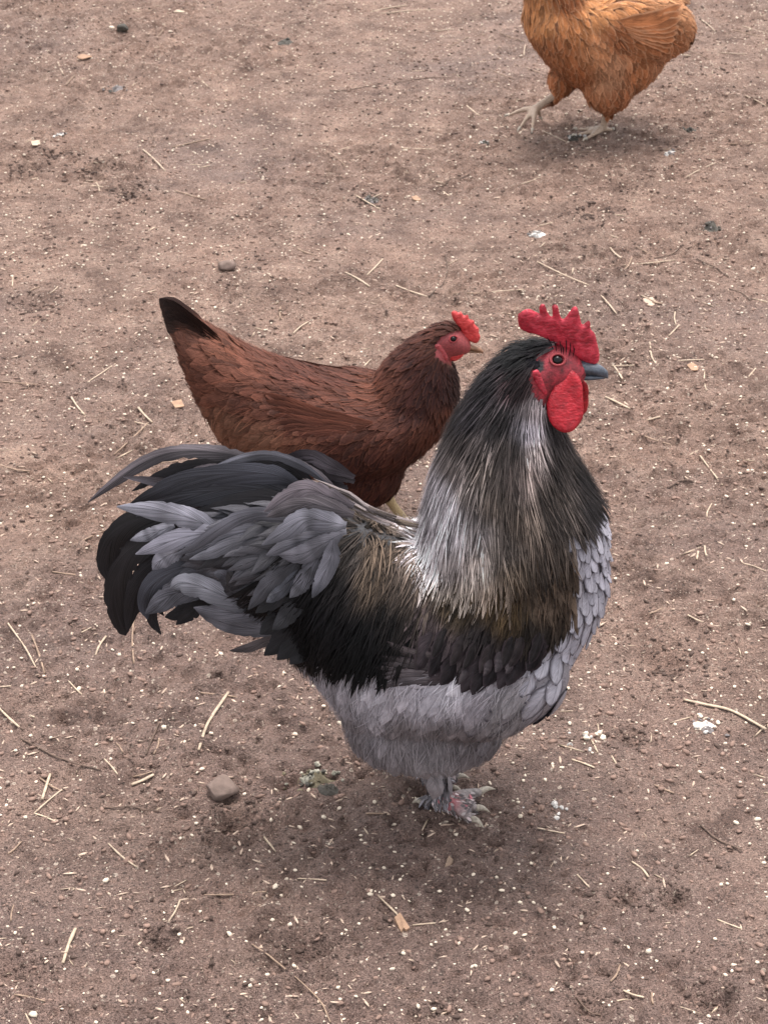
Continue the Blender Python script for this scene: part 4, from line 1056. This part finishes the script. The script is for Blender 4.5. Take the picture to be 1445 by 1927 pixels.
for dy in (-.014, .014):
    bh.fleshy('wattle', [(980, -152), (964, -150), (966, -136), (976, -132), (984, -140)], dy, .006, M['hen_comb'], step=.003)
bh.eyes(988, -178, .0048)
bh.beak([((968, -178), (968, -166), .008), ((958, -174), (958, -165), .006), ((948, -169), (948, -162), .004), ((941, -163), (941, -159), .0015)],
        [((968, -167), (968, -160), .007), ((958, -166), (958, -160), .0055), ((950, -163), (950, -159), .0035), ((945, -161), (945, -158), .0012)], M['beak_hen'], .008)
# ================================================================== litter on the ground
def gpt(px, py, dz=0.0):
    g = G(px, py); return np.array([g[0], g[1], float(ground_z(g[0], g[1])) + dz])
def lump(rad, seed, rough=.25, sub=2, flat=0):
    bm = bmesh.new(); bmesh.ops.create_icosphere(bm, subdivisions=sub, radius=1.0)
    v = np.array([tuple(x.co) for x in bm.verts]); f = np.array([[q.index for q in x.verts] for x in bm.faces]); bm.free()
    r = np.random.default_rng(seed)
    d = np.zeros(len(v))
    for k in range(7):
        a = nrm(r.normal(size=3)); d += r.normal() * np.cos(v @ a * r.uniform(1.5, 4.5) + r.uniform(0, 6)) * .4
    for k in range(flat):
        a = nrm(r.normal(size=3)); pr = v @ a; lim = r.uniform(.55, .85)
        v = v - np.clip(pr - lim, 0, None)[:, None] * a
    return v * (1 + rough * d)[:, None] * np.array(rad), f
def rotz(v, a):
    c, s = math.cos(a), math.sin(a); return v @ np.array([[c, s, 0], [-s, c, 0], [0, 0, 1]])
def seated(name, v, f, mat, px, py, sink, label, cat, group=None, smooth=True):
    g = gpt(px, py)
    v = v.copy(); v[:, 2] -= v[:, 2].min() + sink
    o = obj(name, new_mesh(name, v, f, mat, smooth=smooth), None, g)
    return tag(o, label, cat, group)
mpp = lambda px, py: np.linalg.norm(gpt(px, py) - gpt(px + 1, py))

# stones
v, f = lump((.025, .022, .018), 5, .06, 3, 12); seated('stone', rotz(v, .3) * [1, 1, .8], f, M['stone'], 418, 1492, .006, 'angular brown stone the size of an egg in the dirt behind the rooster', 'stone')
v, f = lump((.022, .015, .012), 9, .05, 3, 12); seated('stone', v, f, M['stone'], 425, 506, .004, 'grey-brown stone half sunk in dirt above the chestnut hen\'s tail', 'stone')
v, f = lump((.017, .012, .014), 12, .12, 3, 8); seated('stone', v, f, M['dung_dark'], 234, 60, .003, 'small dark stone beside a pale pebble on the dirt', 'stone')
v, f = lump((.008, .006, .004), 13, .15, 2, 2); seated('pebble', v, f, M['grit'], 211, 55, .001, 'flat pale pebble beside a small dark stone', 'pebble')
# droppings: a heap of lobes, each dropping one thing made of clumps
def dropping(px, py, spread, n, mats, label, seed, size=.008, name='dropping', h=.6, pile=True):
    """a pasty irregular pile with a few crumbs broken off it"""
    g = gpt(px, py); r = np.random.default_rng(seed)
    root = empty(name, g, label, 'dropping')
    for q, mt in enumerate(mats[:3] if pile else ()):
        A, B = 26, 7
        th = np.linspace(0, 2 * math.pi, A, endpoint=False)
        ox, oy = (0, 0) if q == 0 else r.normal(0, spread * .55, 2)
        rad = spread * (1.5 if q == 0 else r.uniform(.55, .85)) * (.62 + .75 * vnoise(np.cos(th) * 1.6 + seed * 5 + q * 9, np.sin(th) * 1.6 + 3.3))
        V = []
        for b_ in range(B):
            u = b_ / (B - 1)
            x, y = ox + rad * u * np.cos(th), oy + .85 * rad * u * np.sin(th)
            zg = ground_z(g[0] + x, g[1] + y) - g[2]
            nzv = fbm(x * 260 + seed * 7 + q * 3, y * 260 + 11, 3)
            V.append(np.stack([x, y, zg - .0012 * u + (q * .0015 + size * h * 1.3 * (1 - u ** 2.2)) * (.15 + 1.5 * np.clip(nzv - .15, 0, 1))], -1))
        F = [(b_ * A + k, b_ * A + (k + 1) % A, (b_ + 1) * A + (k + 1) % A, (b_ + 1) * A + k) for b_ in range(B - 1) for k in range(A)]
        F = [tuple(reversed(f)) for f in F]
        o = obj('pile' if q == 0 else 'crust', new_mesh('pile', np.vstack(V), F, mt), root)
    for k in range(n):
        s0 = size * r.uniform(.14, .40)
        v, f = lump((s0 * 1.2, s0, s0 * .8), seed * 50 + k, .35, 2)
        v = v + np.random.default_rng(k).normal(0, s0 * .12, v.shape)
        dx, dy = r.normal(0, spread * 1.1, 2) * (1, .8)
        zz = float(ground_z(g[0] + dx, g[1] + dy)) - g[2]
        dr = math.hypot(dx, dy) / (spread * 1.3)
        v = rotz(v, r.uniform(0, 6)) + [dx, dy, zz + s0 * .3 + max(0, 1 - dr ** 2) * size * h * 1.0]
        o = obj('clump', new_mesh('clump', v, f, mats[k % len(mats)]), root)
dropping(592, 1468, .016, 34, (M['dung_olive'], M['dung_dark'], M['dung_crust'], M['dung_crust']), 'crumbly olive dropping with whitish crust lying left of the rooster\'s feet', 3, .0085)
dropping(1322, 1362, .012, 16, (M['dung_white'], M['grit'], M['stone_grey']), 'whitish flattened dropping below the long bent straw', 4, .008, h=.35)
dropping(1012, 440, .010, 9, (M['dung_white'], M['dung_white'], M['stone_grey']), 'pale grey-white dropping on open dirt beyond the rooster\'s comb', 5, .009, h=.55)
dropping(1335, 427, .012, 10, (M['dung_dark'], M['dung_dark'], M['stone_grey']), 'dark blackish dropping on open dirt right of the rooster\'s comb', 6, .010)
dropping(115, 257, .009, 12, (M['dung_white'], M['stone_grey'], M['dung_dark']), 'dark dropping with white cap beside trampled mud', 7, .009)
dropping(222, 170, .013, 10, (M['stone_grey'], M['dung_dark']), 'dark grey smeared dropping above the trampled mud', 8, .008, h=.35)
dropping(1078, 262, .010, 10, (M['dung_dark'], M['dung_white'], M['dung_dark']), 'dark and white dropping against the orange hen\'s standing foot', 9, .009)
dropping(1260, 293, .010, 8, (M['dung_white'], M['stone_grey']), 'pale dropping on the dirt behind the orange hen\'s standing foot', 10, .007, h=.5)
dropping(1300, 247, .010, 7, (M['dung_dark'],), 'black dropping under the orange hen\'s tail', 11, .009)
dropping(910, 272, .009, 8, (M['dung_dark'], M['dung_white']), 'small speckled dropping below the orange hen\'s lifted foot', 12, .007)
dropping(535, 82, .014, 8, (M['dung_dark'],), 'black dropping near the far edge of the dirt', 13, .010)
dropping(698, 377, .011, 9, (M['dung_dark'], M['stone_grey']), 'dark grey dropping with a straw lying against it', 14, .009)
dropping(1030, 1525, .012, 16, (M['dung_white'], M['crumb_lt']), 'scattered white dropping flecks in front of the rooster\'s toes', 15, .0090, h=.1, pile=False)
dropping(1110, 1392, .014, 14, (M['grit'], M['dung_white'], M['crumb_lt']), 'pale crumbled dropping on the dirt ahead of the rooster\'s breast', 16, .0100, h=.1, pile=False)

# flakes: chips and leaf scraps with real thickness
def flake(name, px, py, outline, mat, label, cat, th=.0025, tilt=.15, rz=0.0, group=None):
    g = gpt(px, py); o2 = np.array(outline, float) * mpp(px, py)
    n = len(o2)
    top = np.column_stack([o2[:, 0], -o2[:, 1] * 1.5, np.full(n, th)])
    top[:, 2] += tilt * top[:, 1] + .0015 * np.sin(np.arange(n) * 2.1)
    top[:, 2] -= top[:, 2].min() - th
    bot = top - [0, 0, th * 1.4]
    F = [tuple(range(n)), tuple(range(2 * n - 1, n - 1, -1))] + [(i, i + n, (i + 1) % n + n, (i + 1) % n) for i in range(n)]
    me = new_mesh(name, rotz(np.vstack([top, bot]), rz), F, mat, smooth=False)
    bm = bmesh.new(); bm.from_mesh(me); bmesh.ops.recalc_face_normals(bm, faces=bm.faces); bm.to_mesh(me); bm.free()
    return tag(obj(name, me, None, g), label, cat, group)
flake('wood_chip', 757, 1743, [(-14, -6), (-4, -12), (13, 8), (6, 12), (2, 10), (-2, 14)], M['leaf'], 'brown wood chip touching the end of a short pale straw', 'wood chip', .004)
flake('leaf_scrap', 845, 1624, [(-9, 10), (-4, -2), (0, -10), (8, -2), (5, 4), (0, 6)], M['straw_dull'], 'torn tan leaf scrap on the shaded dirt below the rooster', 'leaf', .0012)
flake('leaf_scrap', 1303, 693, [(-10, -4), (0, -8), (10, -2), (7, 6), (-4, 8)], M['leaf'], 'pinkish tan leaf scrap on the dirt beyond the rooster\'s beak', 'leaf', .0012)
flake('leaf_scrap', 160, 112, [(-14, 2), (-6, -5), (8, -4), (14, 0), (6, 4), (-4, 5)], M['leaf'], 'curled tan leaf on the dirt farther than the smeared grey dropping', 'leaf', .0015)
flake('leaf_scrap', 338, 26, [(-11, 2), (-4, -4), (8, -3), (11, 2), (0, 3)], M['straw'], 'pale tan leaf at the far edge of the dirt', 'leaf', .0015)
flake('leaf_scrap', 783, 377, [(-9, -4), (0, -6), (9, 0), (5, 5), (-5, 4)], M['leaf'], 'light orange leaf scrap right of the dropping with a straw', 'leaf', .0012)
flake('leaf_scrap', 335, 770, [(-8, -3), (4, -5), (8, 2), (-2, 5)], M['leaf'], 'rusty leaf scrap beside the chestnut hen\'s rump', 'leaf', .0012)
flake('leaf_scrap', 68, 278, [(-8, -4), (6, -5), (9, 3), (-4, 5)], M['straw'], 'small yellowish leaf scrap beside the white capped dropping', 'leaf', .0012)
flake('leaf_scrap', 1230, 565, [(-10, -4), (4, -6), (12, 0), (2, 5), (-8, 4)], M['chaff'], 'bleached leaf scrap on the dirt right of the red comb', 'leaf', .0012)

# straws and twigs
def stalk(name, pts, w, mat, label, cat, group, seed):
    r = np.random.default_rng(seed)
    g = [gpt(*p) for p in pts]
    if len(g) == 2:
        mid = (g[0] + g[1]) / 2 + np.append(r.normal(0, .03, 2) * np.linalg.norm(g[1] - g[0]), 0)
        g = [g[0], mid, g[1]]
    p = catmull(g, 13 if len(pts) > 2 else 7)
    gzv = ground_z(p[:, 0], p[:, 1])
    if len(pts) == 2:                    # a stiff stalk rests on the high spots
        tt = np.linspace(0, 1, len(p)); k1, k0 = np.polyfit(tt, gzv, 1); ln = k0 + k1 * tt
        p[:, 2] = ln + np.percentile(gzv - ln, 80)
    else:
        p[:, 2] = np.convolve(np.pad(np.maximum(gzv, np.percentile(gzv, 30)), 1, 'edge'), [.25, .5, .25], 'valid') + .001
    p[:, 2] += w * .5
    org = p.mean(0)
    vv, ff = tube(p - org, np.full(len(p), w) * r.uniform(.8, 1.1, len(p)), K=5, n=len(p), flat=.6)
    return tag(obj(name, new_mesh(name, vv, ff, mat), None, org), label, cat, group)
ST = [(325, 280, 395, 263), (270, 288, 312, 324), (330, 362, 388, 378), (8, 1160, 70, 1262), (252, 1168, 253, 1252), (130, 1030, 195, 995), (215, 855, 280, 800), (378, 1299, 445, 1311), (430, 1302, 375, 1422), (0, 1337, 40, 1372),
      (65, 1525, 118, 1490), (65, 1528, 105, 1542), (95, 1455, 80, 1505), (75, 1460, 118, 1490), (248, 1475, 290, 1458), (385, 1688, 502, 1682), (120, 1820, 143, 1748), (318, 1740, 340, 1697), (205, 1590, 258, 1633), (710, 1685, 757, 1733),
      (1310, 852, 1358, 915), (1294, 858, 1318, 850), (1185, 812, 1262, 843), (1138, 752, 1185, 772), (1150, 690, 1192, 694), (1155, 696, 1170, 722), (1222, 648, 1238, 690), (1275, 680, 1325, 678), (745, 540, 803, 560), (853, 552, 905, 556),
      (605, 288, 650, 318), (670, 370, 715, 395), (650, 515, 695, 540), (690, 520, 720, 490), (1010, 500, 1110, 538), (925, 553, 985, 556), (1148, 462, 1168, 490), (1165, 496, 1270, 492), (1170, 515, 1188, 485), (1195, 467, 1228, 478), (940, 65, 985, 80),
      (1395, 48, 1445, 62), (1380, 56, 1430, 70), (1280, 90, 1335, 112), (1350, 100, 1400, 104), (1372, 274, 1445, 270), (1020, 246, 1065, 268), (1060, 291, 1130, 288), (700, 25, 765, 12), (715, 27, 820, 22), (840, 92, 880, 72), (918, 133, 965, 150), (878, 200, 902, 218),
      (755, 280, 812, 282), (0, 720, 75, 725), (0, 880, 58, 888), (135, 750, 160, 785), (165, 720, 218, 688), (225, 788, 283, 800), (552, 632, 580, 610), (528, 602, 528, 586), (1325, 1030, 1327, 1060), (1220, 1165, 1245, 1150), (1395, 1060, 1440, 1075),
      (1230, 1478, 1268, 1492), (1010, 1562, 1062, 1566), (85, 1270, 60, 1190), (130, 1285, 155, 1307), (300, 1390, 290, 1420), (220, 1395, 232, 1415), (250, 1460, 288, 1455), (1085, 1650, 1108, 1672), (1325, 700, 1328, 738), (1270, 585, 1271, 612), (1258, 628, 1278, 612),
      (1215, 560, 1245, 572), (1205, 555, 1240, 570), (1130, 560, 1160, 592), (990, 130, 1020, 140), (905, 155, 940, 160), (820, 60, 850, 58), (1320, 40, 1345, 60), (1400, 190, 1440, 200), (1345, 310, 1290, 335), (200, 1195, 180, 1230), (15, 1600, 40, 1580), (560, 470, 590, 480), (300, 70, 312, 48), (375, 145, 392, 165), (110, 120, 120, 140), (980, 350, 1010, 338)]
MARKS = [(gpt(300, 1190), 'under the rooster\'s tail'), (gpt(1080, 1450), 'in front of the rooster\'s feet'), (gpt(780, 1680), 'on the shaded dirt beside the rooster'), (gpt(418, 1492), 'around the egg-sized brown stone'),
         (gpt(90, 1490), 'in the tangle of crossed straws'), (gpt(250, 620), 'behind the chestnut hen\'s tail'), (gpt(160, 320), 'at the trampled mud patch'), (gpt(1130, 270), 'around the orange hen\'s feet'), (gpt(1200, 500), 'beyond the rooster\'s red comb'),
         (gpt(700, 390), 'around the dropping with a straw against it'), (gpt(1322, 1362), 'around the whitish flattened dropping'), (gpt(1250, 750), 'ahead of the rooster\'s beak'), (gpt(600, 60), 'on the far dirt beyond all droppings'), (gpt(760, 545), 'beyond the chestnut hen\'s head')]
def near(g):
    d = [np.linalg.norm(g[:2] - m[:2]) for m, _ in MARKS]
    k = int(np.argmin(d))
    return MARKS[k][1] if d[k] < .34 else 'on open dirt'
for _ in range(45):
    x, y = rng.uniform(0, 1445), rng.uniform(0, 1927); a = rng.uniform(0, math.pi); ln = rng.uniform(16, 46) * (.7 + y / 2400)
    ST.append((x, y, x + ln * math.cos(a), y + .6 * ln * math.sin(a)))
LONG, SHORT = 'long dry straw stalk lying on the bare dirt', 'short pale straw piece lying on the bare dirt'
for i, (x0, y0, x1, y1) in enumerate(ST):
    Lm = np.linalg.norm(gpt(x0, y0) - gpt(x1, y1)); wh = near((gpt(x0, y0) + gpt(x1, y1)) / 2)
    thick = i in (12, 14, 23, 16, 8)
    w = .0024 if thick else (.0015 if y0 > 900 else .0017) * rng.uniform(.75, 1.15)
    mat = M['straw'] if rng.random() < .62 else M['straw_dull']
    if Lm > .055: stalk('straw_stalk', [(x0, y0), (x1, y1)], w, mat, ('thick split' if thick else 'long pale' if mat is M['straw'] else 'long mud-stained') + ' straw stalk lying ' + wh, 'straw', 'long straw stalks on the dirt', i)
    else: stalk('straw_piece', [(x0, y0), (x1, y1)], w, mat, ('thick split' if thick else 'short pale' if mat is M['straw'] else 'short mud-stained') + ' straw piece lying ' + wh, 'straw', 'short straw pieces on the dirt', i)
stalk('straw_stalk', [(1285, 1317), (1340, 1330), (1385, 1342), (1440, 1372)], .0026, M['straw'], 'long thick bent straw stalk above the whitish flattened dropping', 'straw', None, 900)
TW = [[(838, 480), (842, 510), (830, 540), (806, 562)], [(475, 1785), (540, 1830), (600, 1880), (622, 1927)], [(1085, 1870), (1110, 1895), (1130, 1905)], [(815, 358), (848, 345), (885, 328)], [(1370, 545), (1395, 552), (1412, 566)], [(620, 175), (660, 172), (720, 160)],
      [(40, 1390), (110, 1425), (190, 1450)], [(195, 1520), (250, 1522), (300, 1525)], [(1310, 490), (1340, 505), (1370, 525)], [(0, 1335), (20, 1350), (45, 1378)], [(1315, 1550), (1350, 1580), (1395, 1600)], [(275, 1420), (290, 1385), (300, 1360)],
      [(740, 160), (800, 152), (850, 150)], [(1420, 870), (1432, 880), (1445, 884)], [(1255, 920), (1285, 910), (1305, 908)], [(1300, 470), (1270, 480), (1230, 488)], [(330, 940), (300, 930), (270, 932)]]
for i, t in enumerate(TW):
    stalk('twig', t, .0014 if i != 1 else .0011, M['twig'] if i != 1 else M['straw_dull'], 'thin dark curved stem lying ' + near(gpt(*t[1])) if i != 1 else 'very long thin curved stem on the dirt below the rooster', 'twig', 'thin dark stems on the dirt' if i != 1 else None, 950 + i)

# pale grit: the largest pieces one by one, the rest as one scatter
gm = [new_mesh('grit_stone', *lump((1.2, .9, .62), 700 + k, .22, 1, 2), M['grit'], smooth=False) for k in range(8)]
r = np.random.default_rng(33)
def field(n, seed, near_bias=0.0):
    rr = np.random.default_rng(seed)
    px = rr.uniform(-60, 1505, n); py = rr.uniform(-30, 1960, n)
    return px, py
# where the grit lies thick
def dens(x, y):
    return np.clip((fbm(x * 3.1 + 55, y * 3.1 + 21, 3) - .36) * 4.2, .06, 1)
cnt = 0
px, py = field(1500, 34)
for x, y in zip(px, py):
    if cnt >= 300: break
    g = gpt(x, y)
    if r.random() > dens(g[0], g[1]): continue
    s0 = r.uniform(.0021, .0038) * (1.0 if r.random() < .85 else 1.35)
    o = obj('grit_stone', gm[cnt % 8], None, g + [0, 0, s0 * .35])
    o.scale = (s0 * r.uniform(.8, 1.25), s0 * r.uniform(.8, 1.2), s0 * r.uniform(.8, 1.1)); o.rotation_euler = (r.uniform(-.4, .4), r.uniform(-.4, .4), r.uniform(0, 6.3))
    tag(o, 'tiny pale cream grit stone lying ' + near(g), 'grit', 'larger cream grit stones on the dirt'); cnt += 1
def mass(name, n, size, mats_shape, mat, label, cat, seed, even=0.3, elong=1.0, sink=.25, smooth=False, far=False, sub=1):
    rr = np.random.default_rng(seed)
    x = rr.uniform(-1.5, 1.5, n * 8); y = rr.uniform(1.4, 6.2, n * 8)
    keep = (np.abs(x) < .24 * y + .25) & (rr.random(len(x)) < even + (1 - even) * dens(x + seed * 3.1, y))
    keep &= rr.random(len(x)) < (1.0 if far else 1.0)
    x, y = x[keep][:n], y[keep][:n]; n = len(x)
    z = ground_z(x, y)
    shapes = [lump(mats_shape, seed * 9 + k, .25, sub, 1) for k in range(6)]
    V, F, o = [], [], 0
    sz = size * np.exp(np.clip(rr.normal(0, .45, n), -1, .62)); an = rr.uniform(0, 6.28, n); el = 1 + (elong - 1) * rr.random(n)
    for i in range(n):
        v, f = shapes[i % 6]
        q = rotz(v * [el[i], 1, 1] * sz[i], an[i]) + [x[i], y[i], z[i] + sz[i] * mats_shape[2] * (1 - 2 * sink) ]
        V.append(q); F.append(f + o); o += len(v)
    ob_ = obj(name, new_mesh(name, np.vstack(V), np.vstack(F), mat, smooth=smooth))
    return tag(ob_, label, cat, kind='stuff')
mass('fine_grit', 9500, .00150, (1.2, .95, .65), M['grit'], 'fine pale grit sprinkled over the brown dirt', 'grit', 41)
mass('dark_soil_crumbs', 9000, .0019, (1.2, .9, .65), M['crumb'], 'small damp dark soil crumbs over the dirt', 'soil', 42, sink=.3, elong=1.6)
mass('dry_soil_crumbs', 13000, .0022, (1.2, .9, .6), M['crumb_lt'], 'small dry light brown soil crumbs over the dirt', 'soil', 43, sink=.3, elong=1.5)
mass('chaff', 11000, .0013, (1.0, .8, .35), M['chaff'], 'tiny tan chaff flakes over the dirt', 'chaff', 44, elong=4.5, sink=.1)
mass('straw_crumbs', 1100, .0010, (1.0, .8, .6), M['straw'], 'short hair-thin straw crumbs over the dirt', 'chaff', 45, elong=14, sink=.05)

# clods turned up around the scratched hollows
rr = np.random.default_rng(77)
shp = [lump((1.3, .95, .6), 800 + k, .3, 1, 3) for k in range(6)]
V, F, o = [], [], 0
for sx, sy, rad, dep in SCRAPES:
    for k in range(int(70 * rad / .03)):
        a = rr.uniform(0, 6.28); d = rad * abs(rr.normal(.9, .55))
        x, y = sx + d * math.cos(a), sy + d * math.sin(a); s0 = (.0013 + .00035 * y) * math.exp(np.clip(rr.normal(0, .35), -1, .6))
        v, f = shp[k % 6]
        V.append(rotz(v * s0, rr.uniform(0, 6)) + [x, y, float(ground_z(x, y)) + s0 * .12]); F.append(f + o); o += len(v)
tag(obj('soil_clods', new_mesh('soil_clods', np.vstack(V), np.vstack(F), M['crumb'], smooth=False)), 'dark damp soil clods turned up around scratched hollows', 'soil', kind='stuff')
